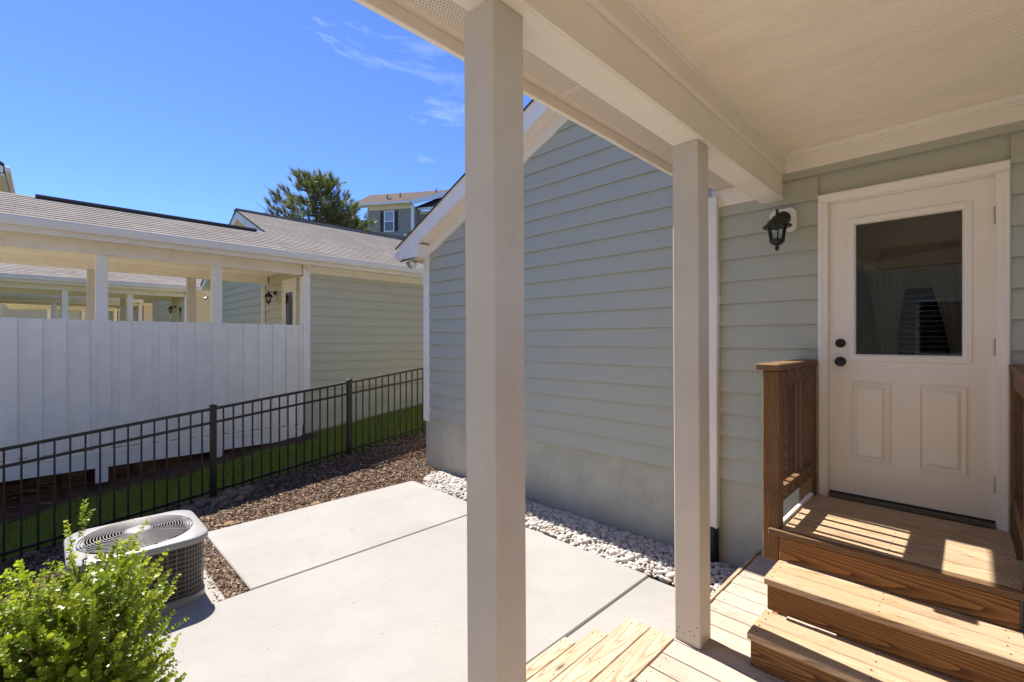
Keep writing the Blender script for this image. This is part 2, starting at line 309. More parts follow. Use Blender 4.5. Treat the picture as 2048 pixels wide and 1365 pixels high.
class MB:
    def __init__(s): s.v = []; s.f = []
    def add(s, v, f):
        n = len(s.v); s.v += [tuple(p) for p in v]; s.f += [tuple(i + n for i in q) for q in f]; return s
    def box(s, x0, x1, y0, y1, z0, z1):
        return s.add([(x0, y0, z0), (x1, y0, z0), (x1, y1, z0), (x0, y1, z0), (x0, y0, z1), (x1, y0, z1), (x1, y1, z1), (x0, y1, z1)],
                     [(0, 3, 2, 1), (4, 5, 6, 7), (0, 1, 5, 4), (1, 2, 6, 5), (2, 3, 7, 6), (3, 0, 4, 7)])
    def prism(s, poly, a, b, axis):
        """poly of 2-D points, extruded along axis ('x','y','z') from a to b"""
        def P(p, q):
            return {'x': (q, p[0], p[1]), 'y': (p[0], q, p[1]), 'z': (p[0], p[1], q)}[axis]
        n = len(poly); v = [P(p, a) for p in poly] + [P(p, b) for p in poly]
        f = [tuple(range(n))[::-1], tuple(range(n, 2 * n))] + [(i, (i + 1) % n, n + (i + 1) % n, n + i) for i in range(n)]
        return s.add(v, f)
    def tube(s, pts, r, n=8, closed=False, cap=True):
        pts = [Vector(p) for p in pts]; m = len(pts); rr = r if hasattr(r, '__len__') else [r] * m
        base = len(s.v); up = Vector((0.013, 0.021, 1))
        for i, p in enumerate(pts):
            a = pts[(i - 1) % m] if (i > 0 or closed) else p; b = pts[(i + 1) % m] if (i < m - 1 or closed) else p
            d = (b - a).normalized(); u = d.cross(up)
            if u.length < 1e-3: u = d.cross(Vector((1, 0, 0)))
            u.normalize(); w = d.cross(u)
            for k in range(n):
                t = 2 * math.pi * k / n; s.v.append(tuple(p + (u * math.cos(t) + w * math.sin(t)) * rr[i]))
        for i in range(m if closed else m - 1):
            j = (i + 1) % m
            for k in range(n):
                s.f.append((base + i * n + k, base + i * n + (k + 1) % n, base + j * n + (k + 1) % n, base + j * n + k))
        if cap and not closed:
            s.f.append(tuple(base + k for k in range(n))[::-1]); s.f.append(tuple(base + (m - 1) * n + k for k in range(n)))
        return s
    def lathe(s, prof, c, n=20):
        base = len(s.v)
        for r, z in prof:
            for k in range(n):
                t = 2 * math.pi * k / n; s.v.append((c[0] + r * math.cos(t), c[1] + r * math.sin(t), c[2] + z))
        for i in range(len(prof) - 1):
            for k in range(n):
                s.f.append((base + i * n + k, base + i * n + (k + 1) % n, base + (i + 1) * n + (k + 1) % n, base + (i + 1) * n + k))
        return s
    def build(s, name, mat, parent=None, smooth=False, bevel=0.0, loc=(0, 0, 0), rot=(0, 0, 0)):
        me = mesh_of(name, s.v, s.f, smooth)
        bm = bmesh.new(); bm.from_mesh(me)
        if bevel > 0: bmesh.ops.bevel(bm, geom=bm.edges[:], offset=bevel, segments=1, affect='EDGES', profile=0.5)
        bmesh.ops.recalc_face_normals(bm, faces=bm.faces[:]); bm.to_mesh(me); bm.free()
        if smooth: me.polygons.foreach_set('use_smooth', [True] * len(me.polygons))
        return obj(name, me, mat, parent, loc, rot)
_bc = {}
def board(name, mat, parent, x0, x1, y0, y1, z0, z1, bev=0.003):
    """A sawn board, its own object; local x runs along the grain."""
    d = [x1 - x0, y1 - y0, z1 - z0]; c = ((x0 + x1) / 2, (y0 + y1) / 2, (z0 + z1) / 2)
    order = sorted(range(3), key=lambda i: -d[i]); ax, ay, az = order; dims = (d[ax], d[ay], d[az])
    mt = Matrix(((0, 0, 0), (0, 0, 0), (0, 0, 0)))
    mt[ax][0] = 1; mt[ay][1] = 1; mt[az][2] = 1
    if mt.determinant() < 0: mt[az][2] = -1
    rot = mt.to_euler()
    key = (mat, bev) + tuple(round(q, 4) for q in dims)
    if key not in _bc:
        h = [q / 2 for q in dims]
        me = mesh_of(name, *(lambda b: (b.v, b.f))(MB().box(-h[0], h[0], -h[1], h[1], -h[2], h[2])))
        if bev > 0:
            bm = bmesh.new(); bm.from_mesh(me)
            bmesh.ops.bevel(bm, geom=bm.edges[:], offset=min(bev, min(h) * 0.6), segments=1, affect='EDGES', profile=0.5)
            bm.to_mesh(me); bm.free()
        me.materials.append(M[mat]); _bc[key] = me
    o = bpy.data.objects.new(name, _bc[key]); o.location = c; o.rotation_euler = rot
    return link(o, parent)
def soup(name, V, F, mat, parent=None, tone=None, smooth=False):
    """numpy arrays (n,3), (m,k) into one mesh object with a per-face tone attribute"""
    me = bpy.data.meshes.new(name); k = F.shape[1]
    me.vertices.add(len(V)); me.vertices.foreach_set('co', V.astype(np.float32).ravel())
    me.loops.add(F.size); me.loops.foreach_set('vertex_index', F.astype(np.int32).ravel())
    me.polygons.add(len(F)); me.polygons.foreach_set('loop_start', np.arange(0, F.size, k, dtype=np.int32))
    me.update(calc_edges=True)
    if smooth: me.polygons.foreach_set('use_smooth', np.ones(len(F), bool))
    if tone is not None:
        a = me.attributes.new('tone', 'FLOAT', 'FACE'); a.data.foreach_set('value', tone.astype(np.float32))
    return obj(name, me, mat, parent)
def siding(parent, mat, plane, const, s_spans, z0, ztop, exposure=0.1785, rake=None, joints=True, seed=1):
    """Lap siding, each board its own mesh. plane 'x': wall at X=const facing -X, s is Y. plane 'y': wall at Y=const facing -Y, s is X.
    s_spans(zlo, zhi) gives the runs; rake(s_lo,s_hi,z) trims a run to the gable line."""
    rr = random.Random(seed); z = z0; k = 0; out = []
    while z < ztop - 0.02:
        zb, zt = z, min(z + exposure + 0.012, ztop)
        for (a, b) in s_spans(zb, zt):
            cuts = [a, b]
            if joints and b - a > 2.2 and rr.random() < 0.35:
                cuts = [a, a + (b - a) * rr.uniform(0.25, 0.75), b]
            for i in range(len(cuts) - 1):
                p, q = cuts[i] + (0.0007 if i else 0), cuts[i + 1] - (0.0007 if i < len(cuts) - 2 else 0)
                pb, qb, pt, qt = p, q, p, q
                if rake:
                    (lb, hb), (lt, ht) = rake(zb), rake(zt)
                    pb, qb = max(p, lb), min(q, hb); pt, qt = max(p, lt), min(q, ht)
                    if qb - pb < 0.02: continue
                    if qt < pt: pt = qt = (pt + qt) / 2
                wob = rr.uniform(-0.001, 0.001); fb, ft, bk = const - 0.027 + wob, const - 0.006, const - 0.001
                v = [(pb, fb, zb), (qb, fb, zb), (qt, ft, zt), (pt, ft, zt), (pb, fb + 0.009, zb), (qb, fb + 0.009, zb), (qt, bk, zt), (pt, bk, zt)]
                if plane == 'x': v = [(y, x, zz) for (x, y, zz) in v]
                c = Vector(v[0]).lerp(Vector(v[6]), 0.5)
                # local x along the board for the grain
                if plane == 'x':
                    lv = [((Vector(p_) - c).y, -(Vector(p_) - c).x, (Vector(p_) - c).z) for p_ in v]; rot = (0, 0, math.pi / 2)
                else:
                    lv = [tuple(Vector(p_) - c) for p_ in v]; rot = (0, 0, 0)
                me = mesh_of('siding_board', lv, [(0, 1, 2, 3), (4, 7, 6, 5), (0, 4, 5, 1), (3, 2, 6, 7), (0, 3, 7, 4), (1, 5, 6, 2)])
                bm = bmesh.new(); bm.from_mesh(me); bmesh.ops.recalc_face_normals(bm, faces=bm.faces[:]); bm.to_mesh(me); bm.free()
                out.append(obj('siding_board', me, mat, parent, c, rot))
        z += exposure; k += 1
    return out

# ------------------------------------------------------------------ terrain
XW = 3.914
def fx(X): return float(np.clip(-0.60 + 0.12 * X, -0.95, 0.55))
def gz(X, Y):
    base = -0.27
    t = min(max((Y - 5.2) / 1.5, 0), 1); t = t * t * (3 - 2 * t)
    far = fx(X) + max(0.0, min((Y - 42) / 35.0, 1.0)) * 9.0
    z = base * (1 - t) + far * t
    if X < 1.0 and Y > 3.6:
        u = min(max((1.0 - X) / 1.5, 0), 1) * min(max((Y - 4.6) / 1.2, 0), 1)
        z = z * (1 - u) + (fx(X) - 0.0) * u
    return z
xs = sorted(set([-220, -120, -60, -30, -15, -8] + [round(-5 + 0.25 * i, 3) for i in range(73)] + [16, 20, 30, 45, 70, 120, 220]))
ys = sorted(set([-160, -60, -25, -10, -5] + [round(-3 + 0.25 * i, 3) for i in range(60)] + [13, 15, 18, 22, 26, 30, 34, 38, 44, 52, 60, 80, 120, 240]))
gv = [(x, y, gz(x, y)) for y in ys for x in xs]; nx = len(xs)
gf = [(j * nx + i, j * nx + i + 1, (j + 1) * nx + i + 1, (j + 1) * nx + i) for j in range(len(ys) - 1) for i in range(nx - 1)]
g = obj('ground', mesh_of('ground', gv, gf, True), 'soil'); g['kind'] = 'structure'
def patch(name, x0, x1, y0, y1, mat, dz, step=0.12, rough=0.0):
    nxp = int((x1 - x0) / step) + 1; nyp = int((y1 - y0) / step) + 1
    vv = []
    for j in range(nyp + 1):
        for i in range(nxp + 1):
            x = x0 + (x1 - x0) * i / nxp; y = y0 + (y1 - y0) * j / nyp
            edge = i in (0, nxp) or j in (0, nyp)
            vv.append((x, y, gz(x, y) + dz + (0 if edge else R.uniform(-rough, rough))))
    ff = [(j * (nxp + 1) + i, j * (nxp + 1) + i + 1, (j + 1) * (nxp + 1) + i + 1, (j + 1) * (nxp + 1) + i) for j in range(nyp) for i in range(nxp)]
    o = obj(name, mesh_of(name, vv, ff, True), mat); o['kind'] = 'structure'; return o
patch('mulch_bed', -3.0, 6.6, 3.5, 6.98, 'mulch', 0.035, 0.12, 0.018)
patch('dirt_strip', -3.0, 3.6, 8.45, 11.6, 'dirt', 0.02, 0.12, 0.015)

# concrete patio: slabs with joints between them
patio = bpy.data.objects.new('concrete_patio', None); link(patio); patio['kind'] = 'structure'
def slab(x0, x1, y0, y1): MB().box(x0, x1, y0, y1, -0.34, -0.2).build('slab', 'concrete', patio, bevel=0.008)
slab(1.05, 3.36, 3.742, 5.165); slab(0.22, 3.30, 1.775, 3.730); slab(0.22, 3.27, -1.6, 1.763)

bounce_pave = MB().box(-9.2, -1.35, -16, 12, -0.42, -0.26).build('bounce_paving', 'concrete', None); bounce_pave['kind'] = 'structure'  # unseen paving added behind the camera to bounce light onto porch and door wall
# ------------------------------------------------------------------ chips, pebbles, rocks, grass
def scatter_chips(name, regs, n, mat):
    C = []
    for (x0, x1, y0, y1, w) in regs:
        k = int(n * w); C.append(np.stack([rng.uniform(x0, x1, k), rng.uniform(y0, y1, k)], 1))
    C = np.concatenate(C); n = len(C)
    Z = np.array([gz(x, y) for x, y in C]) + 0.04 + rng.uniform(0, 0.012, n)
    Lx = rng.uniform(0.008, 0.034, n); Wy = rng.uniform(0.003, 0.009, n); H = rng.uniform(0.002, 0.005, n)
    yaw = rng.uniform(0, 6.28, n); pit = rng.normal(0, 0.28, n); rol = rng.normal(0, 0.4, n)
    unit = np.array([(-1, -1, -1), (1, -.7, -1), (1, .7, -1), (-1, 1, -1), (-1, -1, 1), (1, -.7, 1), (1, .7, 1), (-1, 1, 1)], float)
    P = unit[None] * np.stack([Lx, Wy, H], 1)[:, None, :]
    cr, sr = np.cos(rol)[:, None], np.sin(rol)[:, None]; y_, z_ = P[..., 1] * cr - P[..., 2] * sr, P[..., 1] * sr + P[..., 2] * cr
    cp, sp = np.cos(pit)[:, None], np.sin(pit)[:, None]; x_, z2 = P[..., 0] * cp + z_ * sp, -P[..., 0] * sp + z_ * cp
    cy, sy = np.cos(yaw)[:, None], np.sin(yaw)[:, None]
    V = np.stack([x_ * cy - y_ * sy + C[:, :1], x_ * sy + y_ * cy + C[:, 1:], z2 + Z[:, None]], -1).reshape(-1, 3)
    fb = np.array([(0, 3, 2, 1), (4, 5, 6, 7), (0, 1, 5, 4), (1, 2, 6, 5), (2, 3, 7, 6), (3, 0, 4, 7)])
    F = (fb[None] + (np.arange(n) * 8)[:, None, None]).reshape(-1, 4)
    o = soup(name, V, F, mat, None, np.repeat(rng.uniform(0, 1, n), 6)); o['kind'] = 'stuff'; return o
ch = scatter_chips('mulch_chips', [(1.0, 4.6, 5.17, 6.95, 0.62), (-0.2, 1.04, 4.6, 6.95, 0.2), (0.84, 1.05, 3.74, 5.2, 0.14), (3.3, 3.9, 5.1, 5.9, 0.04)], 17000, 'chip')
ch['label'] = 'brown shredded bark mulch chips covering the bed'

def stone_mesh(name, seed, mat):
    rr = random.Random(seed); bm = bmesh.new(); bmesh.ops.create_icosphere(bm, subdivisions=2, radius=1)
    ph = [rr.uniform(0, 6) for _ in range(6)]
    for v in bm.verts:
        d = v.co.copy(); k = 1 + 0.13 * math.sin(2.1 * d.x + ph[0]) + 0.12 * math.sin(2.4 * d.y + ph[1]) + 0.10 * math.sin(2.7 * d.z + ph[2]) + 0.06 * math.sin(4.5 * d.x + 3.9 * d.y + ph[3])
        v.co = d * k
    me = bpy.data.meshes.new(name); bm.to_mesh(me); bm.free(); me.polygons.foreach_set('use_smooth', [True] * len(me.polygons)); me.materials.append(M[mat]); return me
pm = [stone_mesh('pebble', i, 'pebble') for i in range(7)]
pbed = patch('pebble_bed', 3.24, 3.905, 1.17, 5.22, 'mulch', 0.012, 0.14, 0.006)
pts = []
def pebble_ok(p, r, grid):
    gx, gy = int(p[0] / 0.05), int(p[1] / 0.05)
    for i in range(gx - 1, gx + 2):
        for j in range(gy - 1, gy + 2):
            for (q, r2) in grid.get((i, j), ()):
                if (p[0] - q[0]) ** 2 + (p[1] - q[1]) ** 2 < (0.62 * (r + r2)) ** 2: return False
    return True
grid = {}
for layer in (0, 1):
    grid = {}
    for _ in range(12000 if layer == 0 else 7000):
        y = R.uniform(1.18, 5.17); xl = 3.315 + 0.02 * math.sin(y * 5) if y < 3.74 else 3.37 + 0.02 * math.sin(y * 5)
        if y > 4.9: xl += (y - 4.9) * 0.6
        x = R.uniform(xl, 3.88); r = R.uniform(0.010, 0.025) if R.random() < 0.85 else R.uniform(0.024, 0.034)
        if pebble_ok((x, y), r, grid):
            grid.setdefault((int(x / 0.05), int(y / 0.05)), []).append(((x, y), r))
            h = 0.035 * math.sin(min(max((x - xl) / (3.88 - xl), 0), 1) * math.pi)
            pts.append((x, y, -0.232 + h + layer * 0.020, r))
pts.sort(key=lambda p: -p[3] / math.hypot(p[0], p[1]))
def peb_xf(p):
    x, y, z, r = p
    s = Vector((r * R.uniform(1.0, 1.45), r * R.uniform(0.75, 1.0), r * R.uniform(0.5, 0.75)))
    return Matrix.Translation((x, y, z + r * 0.45)) @ (Matrix.Rotation(R.uniform(0, 6.28), 4, 'Z') @ Matrix.Rotation(R.gauss(0, 0.35), 4, 'X') @ Matrix.Rotation(R.gauss(0, 0.35), 4, 'Y')) @ Matrix.Diagonal((*s, 1))
for i, p in enumerate(pts[:300]):
    o = bpy.data.objects.new('pebble', pm[i % 7]); o.matrix_basis = peb_xf(p); link(o, pbed)
src = []
for me in pm:
    a = np.empty(len(me.vertices) * 3); me.vertices.foreach_get('co', a); src.append(a.reshape(-1, 3))
pf = np.array([tuple(p.vertices) for p in pm[0].polygons])
VV, FF, TT = [], [], []; off = 0
for i, p in enumerate(pts[300:]):
    s = src[i % 7]; m = np.array(peb_xf(p)); VV.append(s @ m[:3, :3].T + m[:3, 3]); FF.append(pf + off); off += len(s); TT.append(np.full(len(pf), R.random()))
o = soup('small_pebbles', np.concatenate(VV), np.concatenate(FF), 'pebble', pbed, np.concatenate(TT), True); o['kind'] = 'stuff'
rbed = bpy.data.objects.new('rock_border', None); link(rbed); rbed['kind'] = 'structure'
rm = [stone_mesh('river_rock', 50 + i, 'rock') for i in range(6)]
rocks = []
for _ in range(78):
    x = R.choice([R.gauss(1.62, 0.28), R.gauss(1.62, 0.28), R.uniform(-1.0, 2.6)]); y = 6.78 + R.gauss(0, 0.13) - (0.10 if abs(x - 1.6) < 0.4 else 0)
    rocks.append((x, min(y, 7.02), R.uniform(0.022, 0.062)))
for k in range(9): rocks.append((1.15 + 0.17 * k + R.uniform(-.06, .06), 5.27 + R.uniform(-0.03, 0.09), R.uniform(0.025, 0.05)))
for i, (x, y, r) in enumerate(rocks):
    o = bpy.data.objects.new('rock', rm[i % 6]); o.location = (x, y, gz(x, y) + 0.03 + r * 0.25)
    o.scale = (r * R.uniform(1.0, 1.6), r * R.uniform(0.7, 1.1), r * R.uniform(0.45, 0.75)); o.rotation_euler = (R.gauss(0, .2), R.gauss(0, .2), R.uniform(0, 6.28)); link(o, rbed)

def grass(name, x0, x1, y0, y1, n, hmin, hmax):
    P = np.stack([rng.uniform(x0, x1, n), rng.uniform(y0, y1, n)], 1)
    edge = 8.46 + 0.10 * np.sin(P[:, 0] * 3.1) + 0.06 * np.sin(P[:, 0] * 7.7) + 0.05 * rng.normal(size=n)
    keep = (P[:, 1] < edge) | (P[:, 0] > 3.55); near = 6.93 + 0.04 * np.sin(P[:, 0] * 5) + 0.05 * rng.normal(size=n); keep &= P[:, 1] > near
    P = P[keep]; n = len(P)
    Z = np.array([gz(x, y) for x, y in P]); h = rng.uniform(hmin, hmax, n); a = rng.uniform(0, 6.28, n); w = rng.uniform(0.002, 0.0038, n)
    lean = rng.normal(0, 0.45, (n, 2)) * h[:, None]
    dx, dy = np.cos(a) * w, np.sin(a) * w
    b0 = np.stack([P[:, 0] - dx, P[:, 1] - dy, Z], 1); b1 = np.stack([P[:, 0] + dx, P[:, 1] + dy, Z], 1)
    mid0 = b0 + np.stack([lean[:, 0] * .35 + dx * .2, lean[:, 1] * .35 + dy * .2, h * .6], 1); mid1 = b1 + np.stack([lean[:, 0] * .35 - dx * .2, lean[:, 1] * .35 - dy * .2, h * .6], 1)
    tip = np.stack([P[:, 0] + lean[:, 0], P[:, 1] + lean[:, 1], Z + h], 1); tip2 = tip + np.array([0.0006, 0, 0])
    V = np.stack([b0, b1, mid1, mid0, tip, tip2], 1).reshape(-1, 3)
    F = (np.array([(0, 1, 2, 3), (3, 2, 5, 4)])[None] + (np.arange(n) * 6)[:, None, None]).reshape(-1, 4)
    o = soup(name, V, F, 'grass', None, np.repeat(np.clip(rng.normal(0.5, 0.22, n), 0, 1), 2)); o['kind'] = 'stuff'; return o
gr = grass('lawn_grass', -2.2, 7.0, 6.85, 9.0, 95000, 0.03, 0.075); gr['label'] = 'green lawn grass between the black fence and the white screen'

# ------------------------------------------------------------------ our house
house = thing('house', 'sage green lap sided house with covered back porch and cream door', 'house', (XW, 2.35, -0.3))
SL = 0.437; YC = 5.69; YA = 2.35
def zf(Y): return 3.693 - SL * (Y - 3.652)           # lower edge of the rake frieze on the wall
def mirror(Y): return Y if Y >= YA else 2 * YA - Y
fw = MB(); fw.box(XW, XW + 0.2, -1.5, -0.164, -0.6, 0.512).box(XW, XW + 0.2, 0.772, YC - 0.03, -0.6, 0.512).box(XW, XW + 0.2, -0.164, 0.772, -0.6, 0.50)
fwall = fw.build('foundation_wall', 'parge', house)
wb = MB(); wb.box(XW + 0.002, XW + 0.15, -1.0, -0.12, 0.515, 2.9).box(XW + 0.002, XW + 0.15, 0.725, YC - 0.01, 0.515, 2.86).box(XW + 0.002, XW + 0.15, -0.12, 0.725, 2.605, 2.9)
wb.prism([(-1.0, 2.905), (YC - 0.01, 2.865), (YA, zf(YA) + 0.16)], XW + 0.002, XW + 0.15, 'x')
wb.box(XW + 0.155, XW + 9, YC - 0.16, YC - 0.02, -0.6, 2.95).box(XW + 0.155, XW + 9, -1.0, -0.86, -0.6, 2.95)
wall = wb.build('wall', 'siding', house)
def spans(zb, zt):
    if zt < 0.52 or zb > 2.66: return [(-1.4, YC - 0.13)]
    return [(-1.4, -0.166), (0.774, YC - 0.13)]
def rk(z):
    d = (3.693 + 0.08 - z) / SL + 3.652
    return (2 * YA - d, d)
siding(wall, 'siding', 'x', XW, spans, 0.495, 4.3, rake=rk, seed=3)
MB().box(XW - 0.030, XW - 0.002, YC - 0.135, YC, 0.46, zf(YC - 0.07) + 0.10).box(XW - 0.002, XW + 0.14, YC - 0.005, YC + 0.02, 0.46, zf(YC - 0.07) + 0.1).build('corner_board', 'white', house, bevel=0.003)
def rakeband(name, mat, x0, x1, lo, hi, y0, y1, both=True):
    m = MB(); m.prism([(y0, zf(y0) + lo), (y1, zf(y1) + lo), (y1, zf(y1) + hi), (y0, zf(y0) + hi)], x0, x1, 'x')
    if both:
        q = lambda y: 2 * YA - y
        m.prism([(q(y1), zf(y1) + lo), (q(y0) - 0.001, zf(y0) + lo), (q(y0) - 0.001, zf(y0) + hi), (q(y1), zf(y1) + hi)], x0, x1, 'x')
    return m.build(name, mat, house, bevel=0)
rakeband('rake_frieze', 'trim', XW - 0.036, XW - 0.003, 0.0, 0.175, YA, YC - 0.14)
rakeband('rake_soffit', 'trim', XW - 0.2, XW - 0.002, 0.178, 0.195, YA, 6.02)
rakeband('rake_fascia', 'white', XW - 0.228, XW - 0.201, 0.138, 0.338, YA, 6.03)
rakeband('rake_drip_edge', 'trim', XW - 0.238, XW - 0.203, 0.340, 0.362, YA, 6.06)
roof = rakeband('roof', 'tarpaper', XW - 0.252, XW + 9, 0.364, 0.379, YA, 6.10)
bx = MB(); bx.prism([(5.545, 2.815), (6.03, 2.815), (6.03, zf(6.03) + 0.135), (5.545, zf(5.545) + 0.135)], XW - 0.226, XW - 0.004, 'x')
bx.build('cornice_return', 'white', house, bevel=0.003)
MB().box(XW - 0.201, XW + 9, YC + 0.02, 6.03, 2.90, 2.915).build('eave_soffit', 'trim', house)
gt = MB(); gp = [(6.04, 2.83), (6.12, 2.83), (6.15, 2.95), (6.04, 2.95)]; gt.prism(gp, XW - 0.24, XW + 9, 'x'); gt.build('gutter', 'gutter', house, bevel=0.003)

# porch roof, beam, ceiling
PX0 = -1.15
MB().prism([(1.545, 3.00), (1.585, 3.02), (0.04, 3.70), (-1.50, 3.02), (-1.46, 3.00), (0.04, 3.66)], PX0 - 0.3, XW - 0.26, 'x').build('porch_roof', 'tarpaper', house)
MB().box(PX0, XW - 0.002, 1.000, 1.150, 2.68, 2.99).build('porch_beam', 'trim', house, bevel=0.004)
MB().box(PX0, XW - 0.02, 0.992, 0.999, 2.683, 2.705).build('beam_edge_strip', 'trim', house)
MB().box(PX0, XW - 0.002, -1.07, -0.92, 2.68, 2.99).build('porch_beam', 'trim', house, bevel=0.004)
MB().box(PX0, PX0 + 0.15, -0.918, 0.998, 2.68, 2.99).build('porch_beam', 'trim', house, bevel=0.004)
def moulding(name, prof, y_or_x, axis, a, b):
    MB().prism(prof, a, b, axis).build(name, 'trim', house)
moulding('beam_frieze', [(0.976, 2.872), (0.999, 2.868), (0.999, 2.96), (0.976, 2.96)], 0, 'x', PX0 + 0.15, XW - 0.022)
crown = [(0.999, 2.961), (0.974, 2.961), (0.968, 2.972), (0.972, 2.977), (0.956, 2.986), (0.944, 2.999), (0.938, 3.003), (0.938, 3.012), (0.999, 3.012)]
moulding('crown_moulding', crown, 0, 'x', PX0 + 0.15, XW - 0.03)
MB().box(XW - 0.036, XW - 0.018, -0.918, 0.9985, 2.8695, 2.9605).build('wall_frieze', 'trim', house, bevel=0.002)
wc = [(XW - (0.999 - p[0]) * 1.0 - 0.016 if p[0] < 0.999 else XW - 0.016, p[1]) for p in crown]
MB().prism(wc, -0.918, 0.9975, 'y').build('crown_moulding', 'trim', house)
MB().box(PX0 + 0.15, XW, -0.92, 0.999, 3.022, 3.04).build('ceiling_backing', 'ceil', house)
ceil = MB().box(PX0 + 0.1, XW - 0.02, -0.921, 0.9995, 3.013, 3.021).build('porch_ceiling', 'ceil', house)
def beadprof(w):
    g = 0.0022; b = []
    for a in (0.0, w / 2):
        b += [(a, 0.004), (a + g, 0.0), (a + w / 2 - g * 2.2, 0.0), (a + w / 2 - g, 0.004)]
    return b
x = PX0 + 0.16; w = 0.0815
bp = [(p[0] - w / 2, p[1]) for p in beadprof(w)] + [(w / 2 - 0.0002, 0.009), (-w / 2, 0.009)]
bme = MB().prism(bp, -0.935, 0.935, 'y'); bb = None
while x + w < XW - 0.03:
    if bb is None:
        bb = bme.build('ceiling_board', 'ceil', ceil, loc=(x + w / 2, 0.02, 3.003))
    else:
        o = bb.copy(); COL.objects.link(o); o.location.x = x + w / 2
    x += w
MB().box(PX0 - 0.2, XW - 0.02, 1.152, 1.497, 2.86, 2.872).build('soffit', 'soffit', house)
MB().box(PX0 - 0.2, XW - 0.262, 1.499, 1.525, 2.805, 3.0).build('fascia', 'trim', house, bevel=0.003)
MB().box(XW - 0.034, XW - 0.018, 1.152, 1.52, 2.72, 2.858).build('soffit_frieze', 'trim', house, bevel=0.002)
gp = [(1.527, 2.875), (1.605, 2.875), (1.635, 2.985), (1.527, 2.985)]
MB().prism(gp, PX0 - 0.2, XW - 0.262, 'x').build('porch_gutter', 'gutter', house, bevel=0.003)
MB().box(PX0 - 0.2, XW - 0.262, -1.5, -1.075, 2.86, 2.872).build('soffit', 'trim', house)
MB().prism([(-0.99, 2.99), (0.0, 3.5), (1.07, 2.99)], PX0 + 0.05, PX0 + 0.12, 'x').build('porch_gable', 'siding', house)
def porch_post(x0, y0, lean):
    s = 0.14; v = []
    for z, k in ((0.0, 0.0), (2.68, 1.0)):
        dx, dy = -lean * k, lean * k
        v += [(x0 + dx, y0 + dy, z), (x0 + s + dx, y0 + dy, z), (x0 + s + dx, y0 + s + dy, z), (x0 + dx, y0 + s + dy, z)]
    c = Vector((x0 + s / 2, y0 + s / 2, 1.34))
    lv = [((Vector(p) - c).z, (Vector(p) - c).y, -(Vector(p) - c).x) for p in v]
    m = MB().add(lv, [(0, 3, 2, 1), (4, 5, 6, 7), (0, 1, 5, 4), (1, 2, 6, 5), (2, 3, 7, 6), (3, 0, 4, 7)])
    return m.build('porch_post', 'post', house, bevel=0.005, loc=c, rot=(0, -math.pi / 2, 0))
porch_post(0.968, 1.026, 0.010); porch_post(2.408, 1.002, 0.010)
for xx in (0.982, 2.408): porch_post(xx, -1.065, 0.0)
nl = MB()
for (dy, z) in ((0.018, 0.11), (0.03, 0.06), (0.055, 0.075), (0.085, 0.05), (0.115, 0.07), (0.125, 0.045), (0.05, 0.9), (0.09, 1.9)): nl.tube([(2.4065, 1.004 + dy, z), (2.4085, 1.004 + dy, z)], 0.0035, 8)
nl.build('nail_heads', 'bronze', house)['kind'] = 'stuff'
# privacy screen added out of frame on the far porch side, for bounce light
for k in range(20):
    board('screen_board', 'screen', house, -1.1 + k * 0.235, -1.1 + k * 0.235 + 0.228, -1.13, -1.11, -0.1, 1.75)

# door
dr = MB(); dY0, dY1, dZ0, dZ1 = -0.106, 0.709, 0.563, 2.588; gY0, gY1, gZ0, gZ1 = 0.030, 0.566, 1.528, 2.424
xf = XW + 0.012; xb = XW + 0.055
dr.box(xf, xb, dY0, gY0, dZ0, dZ1).box(xf, xb, gY1, dY1, dZ0, dZ1).box(xf, xb, gY0, gY1, dZ0, gZ0).box(xf, xb, gY0, gY1, gZ1, dZ1)
me = bpy.data.meshes.new('door'); bm = bmesh.new()
ysd = [dY0, gY0, gY1, dY1]; zsd = [dZ0, gZ0, gZ1, dZ1]
vv = {}
for s_, xx in enumerate((xf, xb)):
    for i, y in enumerate(ysd):
        for j, z in enumerate(zsd): vv[(s_, i, j)] = bm.verts.new((xx, y, z))
for s_ in (0, 1):
    for i in range(3):
        for j in range(3):
            if (i, j) != (1, 1): bm.faces.new([vv[(s_, i, j)], vv[(s_, i + 1, j)], vv[(s_, i + 1, j + 1)], vv[(s_, i, j + 1)]])
def rim(a, b):
    bm.faces.new([vv[(0, *a)], vv[(0, *b)], vv[(1, *b)], vv[(1, *a)]])
for i in range(3): rim((i, 0), (i + 1, 0)); rim((i, 3), (i + 1, 3)); rim((0, i), (0, i + 1)); rim((3, i), (3, i + 1))
rim((1, 1), (2, 1)); rim((1, 2), (2, 2)); rim((1, 1), (1, 2)); rim((2, 1), (2, 2))
bmesh.ops.recalc_face_normals(bm, faces=bm.faces[:]); bm.to_mesh(me); bm.free()
door = obj('door', me, 'door', house)
def frame(name, mat, parent, y0, y1, z0, z1, wid, prof):
    """mitred moulding round a rectangle; prof = [(inset 0..wid, x)]"""
    m = MB(); n = len(prof); pts_ = []
    for (u, x_) in prof:
        pts_.append([(x_, y0 + u, z0 + u), (x_, y1 - u, z0 + u), (x_, y1 - u, z1 - u), (x_, y0 + u, z1 - u)])
    v = [p for ring in pts_ for p in ring]; f = []
    for i in range(n - 1):
        for k in range(4): f.append((i * 4 + k, i * 4 + (k + 1) % 4, (i + 1) * 4 + (k + 1) % 4, (i + 1) * 4 + k))
    m.add(v, f); return m.build(name, mat, parent)
frame('lite_frame', 'door', door, -0.012, 0.606, 1.482, 2.468, 0.045, [(0, xf + .001), (0.003, xf - 0.010), (0.010, xf - 0.013), (0.018, xf - 0.010), (0.024, xf - 0.014), (0.036, xf - 0.012), (0.044, xf - 0.002), (0.047, xf + 0.02)])
